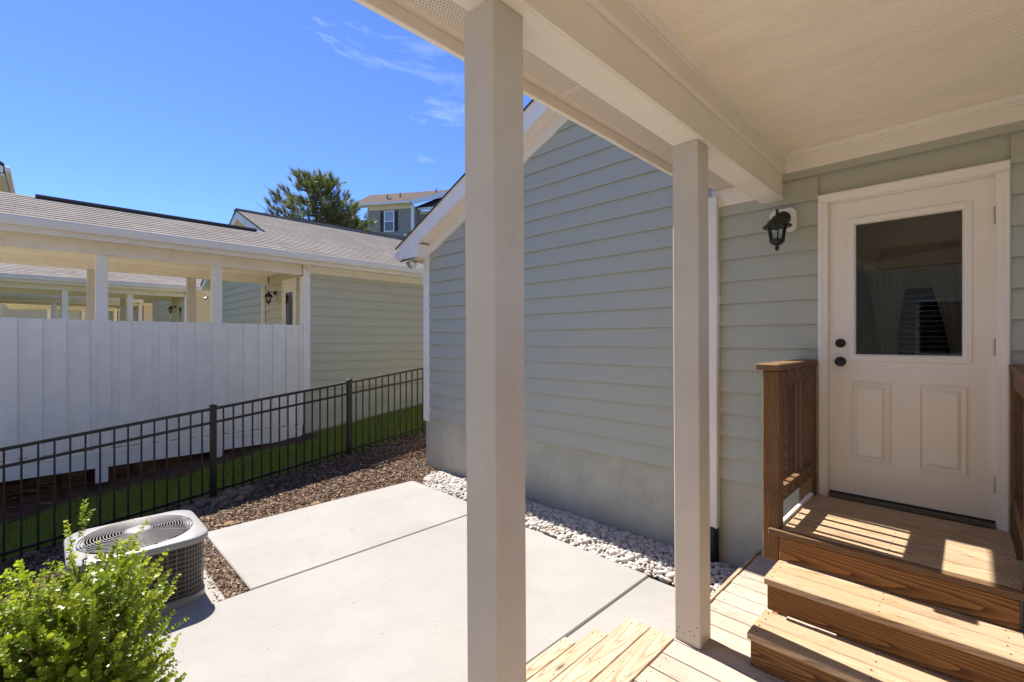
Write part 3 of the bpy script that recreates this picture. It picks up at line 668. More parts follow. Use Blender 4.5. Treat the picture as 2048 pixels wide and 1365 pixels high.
MB().box(xf + 0.018, xf + 0.024, gY0 - 0.004, gY1 + 0.004, gZ0 - 0.004, gZ1 + 0.004).build('glass_pane', 'glassclear', door)
for (a, b) in ((0.372, 0.589), (0.011, 0.236)):
    pn = frame('door_panel', 'door', door, a, b, 0.80, 1.338, 0.05, [(0, xf + .002), (0.001, xf - 0.009), (0.010, xf - 0.011), (0.020, xf - 0.0005), (0.026, xf - 0.0005), (0.044, xf - 0.013), (0.05, xf - 0.013)])
    MB().box(xf - 0.0131, xf + 0.002, a + 0.049, b - 0.049, 0.849, 1.289).build('panel_field', 'door', pn)
def knob(name, y, z, prof):
    m = MB().lathe(prof, (0, 0, 0), 22); return m.build(name, 'bronze', door, True, loc=(xf, y, z), rot=(0, -math.pi / 2, 0))
knob('deadbolt', 0.646, 1.605, [(0, 0.022), (0.012, 0.022), (0.013, 0.016), (0.026, 0.014), (0.031, 0.006), (0.032, -0.001)])
knob('door_knob', 0.646, 1.476, [(0, 0.062), (0.016, 0.061), (0.026, 0.053), (0.029, 0.043), (0.024, 0.033), (0.013, 0.028), (0.011, 0.014), (0.030, 0.010), (0.034, 0.004), (0.034, -0.001)])
for z in (2.36, 1.585, 0.775):
    h = MB().tube([(0, 0, -0.05), (0, 0, 0.05)], 0.0075, 10)
    for k in (-0.045, -0.022, 0, 0.022, 0.045): h.tube([(0, 0, k - 0.008), (0, 0, k + 0.008)], 0.0088, 10)
    h.box(-0.001, 0.002, -0.012, 0.014, -0.05, 0.05)
    h.build('hinge', 'hinge', door, loc=(xf - 0.007, -0.113, z))
cs = [(0, XW - 0.001), (0, XW - 0.034), (0.008, XW - 0.040), (0.022, XW - 0.038), (0.030, XW - 0.030), (0.046, XW - 0.027), (0.056, XW - 0.022), (0.058, XW + 0.012)]
cas = MB()
for (sgn, ye) in ((1, -0.164), (-1, 0.772)):
    cas.prism([(x_, ye + sgn * u) for (u, x_) in cs] + [(XW + 0.012, ye)], 0.505, 2.600, 'z')
cas.prism([(x_, 2.660 - u) for (u, x_) in cs] + [(XW + 0.012, 2.660)], -0.164, 0.772, 'y')
cas.build('door_casing', 'trim', house)
MB().box(XW + 0.013, XW + 0.15, -0.119, -0.1075, 0.51, 2.604).box(XW + 0.013, XW + 0.15, 0.7105, 0.724, 0.51, 2.604).box(XW + 0.013, XW + 0.15, -0.1075, 0.7105, 2.591, 2.604).build('door_jamb', 'trim', house)
th = MB().prism([(XW - 0.045, 0.534), (XW - 0.045, 0.541), (XW - 0.01, 0.546), (XW - 0.008, 0.551), (XW + 0.02, 0.552), (XW + 0.022, 0.559), (XW + 0.14, 0.559), (XW + 0.14, 0.534)], -0.105, 0.708, 'y')
th.build('threshold', 'sill', house)
MB().box(XW - 0.006, XW + 0.06, -0.104, 0.707, 0.5595, 0.5627).build('weather_strip', 'rubber', house)
# dim room behind the glass
rmx = MB().box(XW + 0.16, XW + 1.3, -1.0, 1.6, 0.50, 0.53).box(XW + 0.16, XW + 1.3, -1.0, 1.6, 3.0, 3.04).box(XW + 1.26, XW + 1.3, -1.0, 1.6, 0.53, 3.0).box(XW + 0.16, XW + 1.26, -1.0, -0.95, 0.53, 3.0).box(XW + 0.16, XW + 1.26, 1.55, 1.6, 0.53, 3.0)
room = rmx.build('room', 'winside', house)
wx = XW + 1.22
MB().box(wx, wx + 0.03, -0.62, 0.60, 0.6, 2.20).build('inner_frame', 'wintrim', room)
MB().box(wx - 0.02, wx - 0.005, -0.52, 0.44, 0.7, 2.06).build('inner_window', 'dark', room)
MB().prism([(-0.8, 2.24), (0.66, 2.24), (0.66, 2.30), (0.2, 2.36), (-0.3, 2.37), (-0.8, 2.33)], wx - 0.05, wx, 'x').build('inner_cornice', 'wintrim', room)
for k in range(26):
    MB().box(wx - 0.05, wx - 0.028, -0.51, 0.43, 0, 0.006).build('blind_slat', 'wintrim', room, loc=(0, 0, 0.94 + 0.042 * k), rot=(0, 0, 0))
def curtain(ya, yb, lean):
    m = MB(); n = 26; rows = 8; v = []
    for j in range(rows + 1):
        q = j / rows; z = 2.22 - 1.2 * q; sq = 1 - 0.75 * math.sin(min(q * 1.1, 1) * math.pi / 2)
        for i in range(n + 1):
            u = i / n; y = lean + (ya + (yb - ya) * u - lean) * sq
            v.append((wx - 0.11 + 0.02 * math.sin(u * 40) * sq, y, z))
    f = [(j * (n + 1) + i, j * (n + 1) + i + 1, (j + 1) * (n + 1) + i + 1, (j + 1) * (n + 1) + i) for j in range(rows) for i in range(n)]
    m.add(v, f); m.build('curtain', 'sheer', room, True)
curtain(0.64, 0.36, 0.50); curtain(-0.3, 0.26, 0.02)

# downspout
ds = MB(); ds.box(XW - 0.085, XW - 0.022, 1.458, 1.535, 0.09, 2.30).box(XW - 0.088, XW - 0.019, 1.455, 1.538, 1.92, 2.0).box(XW - 0.083, XW - 0.024, 1.460, 1.533, 2.30, 2.80)
dso = ds.build('downspout', 'trim', house, bevel=0.006)
pr = []
for k in range(36):
    z = 0.10 - k * 0.0105; pr.append((0.046 if k % 2 else 0.038, z))
MB().lathe([(0.0, 0.10)] + pr, (XW - 0.055, 1.50, 0), 16).build('corrugated_pipe', 'rubber', dso, True)

# ------------------------------------------------------------------ lanterns
def lantern(x, y, z, label, plate=True, group=None):
    """wall lantern: x,y,z = wall point at the middle of its back plate (wall faces -X)"""
    t = thing('wall_lantern', label, 'lantern', (x, y, z), group)
    w = 0.086; c = 0.026
    if plate:
        MB().prism([(y - w, z - w + c), (y - w + c, z - w), (y + w - c, z - w), (y + w, z - w + c), (y + w, z + w - c), (y + w - c, z + w), (y - w + c, z + w), (y - w, z + w - c)], x - 0.042, x, 'x').build('back_plate', 'trim', t, bevel=0.003)
    MB().lathe([(0, 0.028), (0.02, 0.028), (0.038, 0.02), (0.05, 0.006), (0.056, 0.0), (0.056, -0.004)], (0, 0, 0), 20).build('wall_canopy', 'black', t, True, loc=(x - 0.044, y, z + 0.012), rot=(0, -math.pi / 2, 0))
    ax = x - 0.175
    MB().tube([(x - 0.06, y, z + 0.01), (x - 0.09, y, z + 0.03), (x - 0.13, y, z + 0.032), (ax, y, z + 0.012)], 0.011, 8).build('arm', 'black', t, True)
    MB().lathe([(0, 0.062), (0.005, 0.058), (0.011, 0.040), (0.007, 0.026), (0.013, 0.018), (0.012, 0.008), (0.030, 0.004), (0.032, -0.006), (0.052, -0.02), (0.066, -0.04), (0.072, -0.052), (0.094, -0.066), (0.093, -0.073), (0.060, -0.070), (0.0, -0.066)], (ax, y, z), 26).build('cap', 'black', t, True)
    MB().lathe([(0.062, -0.072), (0.045, -0.168)], (ax, y, z), 26).build('glass_shade', 'glassclear', t, True)
    for k in range(6):
        a = k * math.pi / 3 + 0.35
        MB().tube([(ax + 0.064 * math.cos(a), y + 0.064 * math.sin(a), z - 0.07), (ax + 0.047 * math.cos(a), y + 0.047 * math.sin(a), z - 0.17)], 0.0045, 6).build('cage_bar', 'black', t)
    MB().lathe([(0, -0.163), (0.050, -0.165), (0.052, -0.172), (0.040, -0.190), (0.022, -0.203), (0.009, -0.208), (0.013, -0.218), (0.014, -0.228), (0.006, -0.243), (0, -0.250)], (ax, y, z), 24).build('bottom_cup', 'black', t, True)
    b = MB()
    for k in range(3): b.lathe([(0.010, -0.155 + k * .02), (0.024, -0.150 + k * .02), (0.024, -0.142 + k * .02), (0.010, -0.137 + k * .02)], (ax, y, z), 14)
    b.build('bulb', 'bulb', t, True)
    return t
lantern(XW - 0.018, 0.991, 2.517, 'black wall lantern on an octagonal cream plate beside the half glass cream door')
def floodlight(x, y, z, label):
    t = thing('floodlight', label, 'light', (x, y, z))
    MB().lathe([(0, 0), (0.05, 0), (0.05, -0.018), (0.02, -0.03), (0, -0.03)], (x, y, z), 16).build('mount', 'gutter', t, True)
    for d in (Vector((-0.45, 0.75, -0.6)), Vector((-0.75, -0.25, -0.75))):
        d.normalize(); q = Vector((0, 0, 1)).rotation_difference(d).to_euler(); p = Vector((x, y, z - 0.015)) + Vector((0.0, d.y * 0.05, 0))
        h = MB().lathe([(0.012, 0), (0.02, 0.01), (0.022, 0.05), (0.026, 0.065), (0.048, 0.105), (0.056, 0.122)], (0, 0, 0), 16).build('lamp_holder', 'hinge', t, True, loc=p, rot=q)
        MB().lathe([(0.055, 0.121), (0.045, 0.132), (0.0, 0.138)], (0, 0, 0), 16).build('bulb', 'bulb', h, True, loc=p, rot=q)
    return t
floodlight(XW - 0.13, 5.72, 2.812, 'twin bulb floodlight under the eave corner of the sage green house')

# ------------------------------------------------------------------ deck and steps
deck = thing('wooden_deck', 'pale weathered plank deck of the covered porch under the beige posts', 'deck', (2.0, 0.0, -0.2))
x = -1.1; k = 0
while x < XW - 0.02:
    x1 = min(x + 0.138, XW - 0.012)
    board('deck_board', 'deck', deck, x, x1 - 0.005, -1.06, 1.138 + R.uniform(-0.003, 0.003), -0.032 + R.uniform(-.001, .001), 0.0); x += 0.140
board('edge_strip', 'newdeck', deck, 2.56, XW - 0.03, 1.1445, 1.168, -0.05, 0.006)
board('rim_board', 'rail', deck, -1.1, XW - 0.03, 1.115, 1.136, -0.20, -0.034)
for (y0, y1, xe) in ((1.1455, 1.279, 2.412), (1.285, 1.416, 2.410), (1.418, 1.500, 2.182), (1.503, 1.578, 2.000)):
    board('end_board', 'newdeck', deck, 0.1 + R.uniform(-.1, .1), xe, y0, y1, -0.034, 0.002 if y0 < 1.2 else 0.0)
board('rim_board', 'rail', deck, 0.3, 1.95, 1.545, 1.572, -0.20, -0.036)
board('joist', 'rail', deck, 1.93, 1.97, 1.17, 1.54, -0.20, -0.036); board('joist', 'rail', deck, 2.33, 2.37, 1.17, 1.41, -0.20, -0.036)

steps = thing('entry_steps', 'brown wooden steps with a landing and railings below the cream door', 'steps', (2.9, 0.3, 0.0))
YL = 0.785; YR = -0.166
def tread(xa, z, yl, n=2, bw=0.132):
    for i in range(n): board('tread_board', 'tread', steps, xa + i * (bw + 0.006), xa + i * (bw + 0.006) + bw, YR, yl, z - 0.036, z + R.uniform(-.0015, .0015), 0.005)
tread(2.440, 0.180, YL, 2, 0.136); tread(2.692, 0.360, YL - 0.003, 2, 0.136)
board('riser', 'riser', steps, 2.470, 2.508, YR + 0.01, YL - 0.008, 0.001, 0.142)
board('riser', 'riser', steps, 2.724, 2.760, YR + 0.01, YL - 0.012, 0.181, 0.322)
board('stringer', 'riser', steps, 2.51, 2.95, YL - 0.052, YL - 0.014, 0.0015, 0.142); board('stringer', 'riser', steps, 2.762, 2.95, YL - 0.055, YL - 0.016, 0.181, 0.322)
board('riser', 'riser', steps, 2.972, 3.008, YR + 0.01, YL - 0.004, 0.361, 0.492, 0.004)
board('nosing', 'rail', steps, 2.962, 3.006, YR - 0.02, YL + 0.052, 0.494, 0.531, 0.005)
x = 3.010
while x < XW - 0.05:
    board('landing_board', 'tread', steps, x, min(x + 0.133, XW - 0.048), YR, YL - 0.004, 0.497, 0.530 + R.uniform(-.001, .001), 0.004); x += 0.1375
board('rim_board', 'riser', steps, 3.065, XW - 0.03, YL - 0.03, YL - 0.002, 0.36, 0.494); board('edge_strip', 'white', steps, 3.065, XW - 0.05, YL + 0.0, YL + 0.022, 0.50, 0.548)
def railing(yo, sgn, name='railing'):
    """yo inner face of the post, sgn +1 posts lie towards +Y"""
    s = 0.089; lo, hi = (yo, yo + s) if sgn > 0 else (yo - s, yo)
    r = board(name, 'rail', steps, 2.985, 2.985 + s, lo, hi, 0.335, 1.447, 0.006); r['label'] = 'newel post of the step railing'
    board('end_post', 'rail', steps, XW - 0.02 - s, XW - 0.022, lo + 0.001, hi - 0.001, 0.40, 1.447, 0.006)
    board('rail_cap', 'rail', steps, 2.955, XW - 0.024, lo - 0.026 if sgn < 0 else lo - 0.012, hi + 0.012 if sgn < 0 else hi + 0.030, 1.449, 1.487, 0.006)
    board('top_rail', 'rail', steps, 3.076, XW - 0.11, yo + sgn * 0.004, yo + sgn * 0.042, 1.355, 1.4475) if sgn > 0 else board('top_rail', 'rail', steps, 3.076, XW - 0.11, yo - 0.042, yo - 0.004, 1.355, 1.4475)
    a, b = sorted((yo + sgn * 0.004, yo + sgn * 0.042)); board('bottom_rail', 'rail', steps, 3.076, XW - 0.11, a, b, 0.665, 0.750)
    k = 0; x = 3.108
    while x < XW - 0.14:
        a, b = sorted((yo + sgn * 0.044, yo + sgn * 0.080)); board('baluster', 'slat', steps, x, x + 0.030, a, b, 0.655, 1.4465, 0.003); x += 0.121; k += 1
railing(0.784, 1, 'newel_post'); railing(-0.169, -1, 'newel_post')

def screws(parent, pts_):
    m = MB()
    for (x_, y_, z_) in pts_: m.tube([(x_, y_, z_ - 0.002), (x_, y_, z_ + 0.0010)], 0.0031, 7)
    m.build('screw_heads', 'bronze', parent)['kind'] = 'stuff'
sp_ = []; x = -1.1
while x < XW - 0.02:
    for y in (1.10, 0.15): sp_ += [(x + 0.03, y + R.uniform(-.01, .01), 0.0006), (x + 0.104, y + R.uniform(-.01, .01), 0.0006)]
    x += 0.14
for (yy, xe) in ((1.21, 2.412), (1.35, 2.410), (1.46, 2.182), (1.54, 2.0)):
    for dx in (0.04, 0.45, 0.85): sp_ += [(xe - dx, yy - 0.025, 0.0006 if yy > 1.3 else 0.0024), (xe - dx - 0.01, yy + 0.028, 0.0006 if yy > 1.3 else 0.0024)]
screws(deck, sp_)
sp_ = []
for (xa, z) in ((2.44, 0.18), (2.692, 0.36)):
    for i in range(2):
        for y in (YL - 0.035, 0.30, YR + 0.05): sp_ += [(xa + i * 0.142 + 0.035, y, z + 0.002), (xa + i * 0.142 + 0.10, y + 0.006, z + 0.002)]
for k in range(6):
    for y in (YL - 0.03, 0.30, YR + 0.03): sp_ += [(3.035 + 0.1375 * k, y, 0.5312), (3.105 + 0.1375 * k, y, 0.5312)]
screws(steps, sp_)

# ------------------------------------------------------------------ black metal fence
fence = thing('metal_fence', 'black metal picket fence running along the mulch bed and grass', 'fence', (1.5, 6.9, -0.5))
FY = 6.9
def ft(X): return 0.79 - 0.04 + 0.1205 * (X - 1.5)      # top rail height
px = [-2.26, -0.43, 1.50, 3.33, 5.16]
for x in px:
    p = MB().box(x - 0.034, x + 0.034, FY - 0.034, FY + 0.034, ft(x) - 1.42, ft(x) + 0.03).build('post', 'black', fence, bevel=0.004)
    MB().prism([(x - 0.041, ft(x) + 0.031), (x + 0.041, ft(x) + 0.031), (x + 0.041, ft(x) + 0.044), (x + 0.012, ft(x) + 0.056), (x - 0.012, ft(x) + 0.056), (x - 0.041, ft(x) + 0.044)], FY - 0.041, FY + 0.041, 'y').build('post_cap', 'black', p)
for a, b in zip(px[:-1], px[1:]):
    for dz, h in ((0, 0.034), (-0.175, 0.030), (-1.055, 0.030)):
        x0, x1 = a + 0.0345, b - 0.0345
        MB().prism([(x0, ft(x0) + dz - h / 2), (x1, ft(x1) + dz - h / 2), (x1, ft(x1) + dz + h / 2), (x0, ft(x0) + dz + h / 2)], FY - 0.015, FY + 0.015, 'y').build('rail', 'black', fence)
    for k in range(1, 16):
        x = a + (b - a) * k / 16
        MB().box(-0.0085, 0.0085, -0.0085, 0.0085, -1.14, -0.017).build('picket', 'black', fence, loc=(x, FY, ft(x)))

# ------------------------------------------------------------------ air conditioner
pad = MB().box(-0.16, 0.90, 3.738, 4.86, -0.30, -0.213).build('equipment_pad', 'concrete', None, bevel=0.01)
tag(pad, 'concrete equipment pad beneath the air conditioning unit', 'pad')
AX, AY, AH = 0.455, 4.22, 0.42; KS = 0.885
ac = thing('air_conditioner', 'grey outdoor air conditioning unit with round fan grille by the boxwood', 'air conditioner', (AX, AY, -0.213))
def rsq(h, r, n=8):
    out = []; h *= KS; r *= KS
    for cx_, cy_, a0 in ((h - r, h - r, 0), (-h + r, h - r, 90), (-h + r, -h + r, 180), (h - r, -h + r, 270)):
        for k in range(n + 1):
            a = math.radians(a0 + 90 * k / n); out.append((cx_ + r * math.cos(a), cy_ + r * math.sin(a)))
    return out
def acm(name, ring, z0, z1, mat, smooth=False):
    return MB().prism([(AX + p[0], AY + p[1]) for p in ring], z0, z1, 'z').build(name, mat, ac, smooth)
acm('base_pan', rsq(0.405, 0.15), -0.212, -0.165, 'acwhite'); 
M['coil'] = plain('coil_fin', (0.11, 0.095, 0.08), 0.6, 0.3)
# coil core and its upright fins: the side wall is built as a folded surface
core = rsq(0.372, 0.13, 14)
per = []
for i in range(len(core)):
    a, b = Vector(core[i]), Vector(core[(i + 1) % len(core)]); d = (b - a).length; n_ = max(1, int(d / 0.012))
    for k in range(n_): per.append((a.lerp(b, k / n_)))
fold = []
for i, p in enumerate(per):
    q = p.normalized(); out = p + q * (0.012 if (i // 1) % 2 else 0.0); fold.append((out.x, out.y))
cv = [(AX + p[0], AY + p[1], z) for z in (-0.164, 0.200) for p in fold]; nf = len(fold)
MB().add(cv, [(i, (i + 1) % nf, nf + (i + 1) % nf, nf + i) for i in range(nf)]).build('coil', 'coil', ac)
MB().prism([(AX + p[0], AY + p[1]) for p in rsq(0.36, 0.13)], -0.163, 0.06, 'z').build('core', 'dark', ac)
gring = rsq(0.395, 0.145, 10)
for k in range(11):
    z = -0.14 + 0.033 * k
    MB().tube([(AX + p[0], AY + p[1], z) for p in gring], 0.0022, 6, True).build('guard_wire', 'wire', ac, True)
gper = []
for i in range(len(gring)):
    a, b = Vector(gring[i]), Vector(gring[(i + 1) % len(gring)]); d = (b - a).length; n_ = max(1, int(round(d / 0.05)))
    for k in range(n_): gper.append(a.lerp(b, k / n_))
wv = MB()
for p in gper[::1]: wv.tube([(AX + p.x * 0.995, AY + p.y * 0.995, -0.165), (AX + p.x * 0.995, AY + p.y * 0.995, 0.20)], 0.0016, 5)
wv.build('upright_wires', 'wire', ac)['kind'] = 'stuff'
# top cover with a round opening
top = MB(); ro = rsq(0.425, 0.165, 12); nO = len(ro); RF = 0.325
ring_in = []
for p in ro:
    a = math.atan2(p[1], p[0]); ring_in.append((RF * math.cos(a), RF * math.sin(a)))
def rv(ring, z): return [(AX + p[0], AY + p[1], z) for p in ring]
rlip = rsq(0.415, 0.155, 12)
layers = [rv(ro, 0.200), rv(ro, 0.234), rv(rlip, 0.243), rv([(p[0] * 1.03, p[1] * 1.03) for p in ring_in], 0.250), rv(ring_in, 0.247), rv(ring_in, 0.215)]
v = [p for l in layers for p in l]; f = []
for i in range(len(layers) - 1):
    for k in range(nO): f.append((i * nO + k, i * nO + (k + 1) % nO, (i + 1) * nO + (k + 1) % nO, (i + 1) * nO + k))
top.add(v, f).build('top_cover', 'acwhite', ac, True)
circ = lambda r, z, n=48: [(AX + r * math.cos(2 * math.pi * k / n), AY + r * math.sin(2 * math.pi * k / n), z) for k in range(n)]
for k in range(15):
    r = 0.085 + (RF - 0.09) * k / 14; z = 0.272 - 0.016 * (k / 14) ** 2
    MB().tube(circ(r, z), 0.0030, 6, True).build('grille_ring', 'wire', ac, True)
for k in range(8):
    a = k * math.pi / 4 + 0.2
    MB().tube([(AX + r * math.cos(a), AY + r * math.sin(a), 0.268 - 0.016 * (r / RF) ** 2) for r in (0.06, 0.15, 0.25, RF + 0.004)], 0.0038, 6).build('grille_spoke', 'wire', ac, True)
MB().lathe([(RF - 0.002, 0.214), (RF - 0.004, 0.062)], (AX, AY, 0), 40).build('fan_shroud', 'coil', ac, True)
MB().lathe([(0, 0.281), (0.05, 0.280), (0.075, 0.275), (0.08, 0.266), (0.0, 0.262)], (AX, AY, 0), 30).build('hub_plate', 'acwhite', ac, True)
for k in range(4):
    a = k * math.pi / 2 + 0.4; m = MB(); vv_ = []
    for i in range(7):
        r = 0.06 + 0.23 * i / 6; wdt = 0.25 + 0.10 * i / 6
        for s_ in (-1, 1):
            an = a + s_ * wdt; vv_.append((AX + r * math.cos(an), AY + r * math.sin(an), 0.175 + s_ * 0.022))
    m.add(vv_, [(2 * i, 2 * i + 1, 2 * i + 3, 2 * i + 2) for i in range(6)]).build('fan_blade', 'dark', ac, True)

# ------------------------------------------------------------------ boxwood shrubs
def shrub(cx, cy, rx, ry, z0, z1, n, label, seed, spikes=()):
    rg = np.random.default_rng(seed); t = thing('boxwood_shrub', label, 'shrub', (cx, cy, z0)); rr = random.Random(seed)
    stems = MB(); main = []
    for k in range(16):
        a = rr.uniform(0, 6.28); e = rr.uniform(0.35, 0.95)
        tip = Vector((cx + rx * e * math.cos(a) * 0.8, cy + ry * e * math.sin(a) * 0.8, z0 + (z1 - z0) * rr.uniform(0.6, 0.9)))
        b0 = Vector((cx + rr.uniform(-.06, .06), cy + rr.uniform(-.06, .06), z0 - 0.03)); mid = b0.lerp(tip, 0.5) + Vector((rr.uniform(-.05, .05), rr.uniform(-.05, .05), 0.03))
        stems.tube([b0, b0.lerp(mid, 0.6), mid, tip], [0.011, 0.009, 0.007, 0.003], 6); main.append((b0, mid, tip))
    LV, LF, LT = [], [], []; off = 0
    base = np.array([(0, 0, 0), (0.30, 0.5, 0.05), (0.72, 0.52, 0.06), (1, 0, -0.02), (0.72, -0.52, 0.06), (0.30, -0.5, 0.05)])
    for k in range(n):
        # a sprig rooted in the crown's volume, growing out and up
        u = rg.normal(size=3); u /= np.linalg.norm(u); u[2] = abs(u[2]) * 1.05 - 0.42
        rad = rg.uniform(0.15, 1.0) ** 0.5; lump = 1 + 0.20 * math.sin(5 * u[0] + seed) + 0.16 * math.sin(6 * u[1] + 2.1 * seed) + 0.10 * math.sin(9 * u[2] + seed)
        c0 = np.array([cx + rx * u[0] * rad * lump, cy + ry * u[1] * rad * lump, z0 + (z1 - z0) * min(1.0, (u[2] * rad * lump + 0.42) / 1.08)])
        if c0[2] < z0 + 0.1: continue
        d = np.array([u[0] * 0.7, u[1] * 0.7, 0.75]) + rg.normal(0, 0.28, 3); d /= np.linalg.norm(d)
        ln = rg.uniform(0.05, 0.12) if rg.random() < 0.7 else rg.uniform(0.11, 0.19)
        if k < len(spikes):
            c0 = np.array(spikes[k]); d = np.array([rg.normal(0, .25), rg.normal(0, .25), 1.0]); d /= np.linalg.norm(d); ln = 0.13; rad = 1
        e1 = np.cross(d, [0.3, 0.2, 0.9]); e1 /= np.linalg.norm(e1); e2 = np.cross(d, e1)
        pts_ = [c0 + d * ln * s_ + np.array([0, 0, 0.2]) * (s_ * ln) ** 2 for s_ in (0, 0.5, 1)]
        stems.tube([tuple(p) for p in pts_], [0.0016, 0.0013, 0.0008], 4, cap=False)
        m_ = int(ln / 0.0115); shade_tone = np.clip(rad * 1.05 + 0.30 * (u[2] + 0.4) - 0.50 + rg.normal(0, 0.16), 0, 1)  # inner and lower sprigs get a darker leaf colour, as shade inside the crown
        for j in range(m_):
            s_ = (j + 0.5) / m_; p = c0 + d * ln * s_
            for sd in (0, 1):
                ph = j * 1.57 + sd * math.pi + rg.normal(0, 0.3); o1 = e1 * math.cos(ph) + e2 * math.sin(ph)
                ax = o1 * 0.85 + d * rg.uniform(0.35, 0.9); ax /= np.linalg.norm(ax); sidev = np.cross(ax, d); sidev /= np.linalg.norm(sidev) + 1e-9; nr = np.cross(sidev, ax)
                sz = rg.uniform(0.012, 0.024) * (1.0 - 0.25 * (s_ > 0.85))
                LV.append(p + sz * (base[:, :1] * ax + base[:, 1:2] * sidev * 0.95 + base[:, 2:] * nr)); LF.append(np.array([(0, 1, 2, 3), (0, 3, 4, 5)]) + off); off += 6
                tn = np.clip(shade_tone * (0.62 + 0.5 * s_) + rg.normal(0, 0.09), 0, 1); LT += [tn, tn]
    stems.build('stems', 'twig', t)['kind'] = 'stuff'
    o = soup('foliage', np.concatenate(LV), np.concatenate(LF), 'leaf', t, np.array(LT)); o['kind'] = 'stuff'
    return t
shrub(0.05, 2.66, 0.31, 0.38, -0.26, 0.74, 1500, 'bright green boxwood shrub beside the patio slab, hiding part of the air conditioner', 5, [(0.10, 2.95, 0.70), (0.11, 2.94, 0.76), (0.08, 2.9, 0.68)])
shrub(-0.34, 2.86, 0.36, 0.42, -0.30, 0.72, 1450, 'darker boxwood shrub crowded against its neighbour and farther from the patio slab', 9)

# ------------------------------------------------------------------ neighbouring houses
def nhouse(ox, oy, oz, sid, label, detail, X0=-1.6, far=6.75):
    t = thing('neighbour_house', label, 'house', (ox, oy, oz - 0.5))
    Z = lambda z: z + oz
    ridY, ridZ = oy + 3.2, Z(4.49); eY, eZ = oy - 0.35, Z(3.02); sl = (ridZ - eZ) / (ridY - eY)
    pY = oy + 1.05; pZ = eZ + sl * (pY - eY); farY = 2 * ridY - eY
    # walls
    w = MB().box(ox + 0.002, ox + 0.15, oy + 0.152, oy + far, Z(0.49), Z(2.86)).box(ox + 0.152, ox + 9, oy + 0.002, oy + 0.15, Z(0.49), Z(2.86))
    w.prism([(oy + 0.05, Z(2.865)), (oy + far - 0.01, Z(2.865)), (ridY, ridZ - 0.12)], ox + 0.002, ox + 0.15, 'x')
    w.box(ox + 0.152, ox + 9, oy + far - 0.15, oy + far - 0.002, Z(0.49), Z(2.86))
    wl = w.build('wall', sid, t)
    f = MB().box(ox + 0.01, ox + 0.2, oy + 0.21, oy + far - 0.01, Z(-1.2), Z(0.486)).box(ox + 0.01, ox + 9, oy + 0.01, oy + 0.2, Z(-1.2), Z(0.486))
    f.build('foundation_wall', 'nparge', t)
    if detail > 0: siding(wl, sid, 'y', oy, lambda a, b: [(ox + 0.105, ox + 8)], Z(0.485), Z(2.735), seed=5)
    siding(wl, sid, 'x', ox, lambda a, b: ([(oy + 0.15, oy + 0.34), (oy + 1.10, oy + far - 0.13)] if a < Z(2.60) else [(oy + 0.15, oy + far - 0.13)]), Z(0.485), Z(2.9), joints=False, seed=6)
    MB().box(ox - 0.03, ox + 0.10, oy - 0.028, oy - 0.001, Z(0.45), Z(2.88)).box(ox - 0.03, ox - 0.002, oy, oy + 0.148, Z(0.45), Z(2.66)).build('corner_board', 'white', t, bevel=0.003)
    MB().box(ox - 0.028, ox - 0.001, oy + far - 0.13, oy + far, Z(0.45), Z(2.9)).build('corner_board', 'white', t)
    MB().box(ox + 0.102, ox + 9, oy - 0.03, oy - 0.001, Z(2.72), Z(2.875)).build('frieze', 'nbeam', t)
    # roof: shingle courses are stepped strips
    def courses(x0, x1, ya, yb, za, zb):
        m = MB(); d = math.hypot(yb - ya, zb - za); n = max(1, int(d / 0.14)); uy, uz = (yb - ya) / d, (zb - za) / d; ny, nz = -uz, uy
        if nz < 0: ny, nz = -ny, -nz
        for k in range(n + 1):
            a, b = k * d / (n + 1), (k + 1) * d / (n + 1) + 0.01; h = 0.011
            A = (ya + uy * a + ny * h, za + uz * a + nz * h); B = (ya + uy * b + ny * 0.003, za + uz * b + nz * 0.003); A0 = (ya + uy * a, za + uz * a)
            xa = x0 + R.uniform(-.006, .006)
            m.add([(xa, *A0), (x1, *A0), (x1, *A), (xa, *A), (x1, *B), (xa, *B)], [(0, 1, 2, 3), (3, 2, 4, 5)])
        return m
    rb = MB().prism([(eY + 0.02, eZ - 0.03), (ridY, ridZ - 0.03), (farY, eZ - 0.03), (farY, eZ - 0.004), (ridY, ridZ - 0.004), (eY + 0.02, eZ - 0.004)], ox - 0.34, ox + 9, 'x')
    rb.prism([(eY + 0.02, eZ - 0.03), (pY, pZ - 0.03), (2 * pY - eY, eZ - 0.03), (2 * pY - eY, eZ - 0.004), (pY, pZ - 0.004), (eY + 0.02, eZ - 0.004)], X0 - 0.3, ox - 0.342, 'x')
    rf = rb.build('roof', 'tarpaper', t)
    s = courses(ox - 0.35, ox + 9, eY, ridY, eZ, ridZ); s2 = courses(X0 - 0.32, ox - 0.352, eY, pY, eZ, pZ); s3 = courses(ox - 0.35, ox + 9, farY, ridY, eZ, ridZ)
    s.add(s2.v, s2.f); s.add(s3.v, s3.f)
    # local x / y of the shingle texture follow the slope
    so = s.build('shingles', 'shingle', rf); so['kind'] = 'stuff'
    MB().box(ox - 0.36, ox + 9, ridY - 0.10, ridY + 0.10, ridZ - 0.02, ridZ + 0.022).build('ridge_cap', 'shingle', rf)
    MB().box(ox + 0.9, ox + 8.8, ridY - 0.09, ridY + 0.09, ridZ + 0.023, ridZ + 0.055).build('ridge_vent', 'tarpaper', rf)
    MB().box(X0 + 1.48, ox - 0.55, pY - 0.10, pY + 0.10, pZ - 0.015, pZ + 0.018).build('ridge_vent', 'tarpaper', rf)
    MB().box(X0 + 1.47, ox - 0.54, pY - 0.09, pY + 0.09, pZ + 0.019, pZ + 0.030).build('ridge_cap', 'shingle', rf)
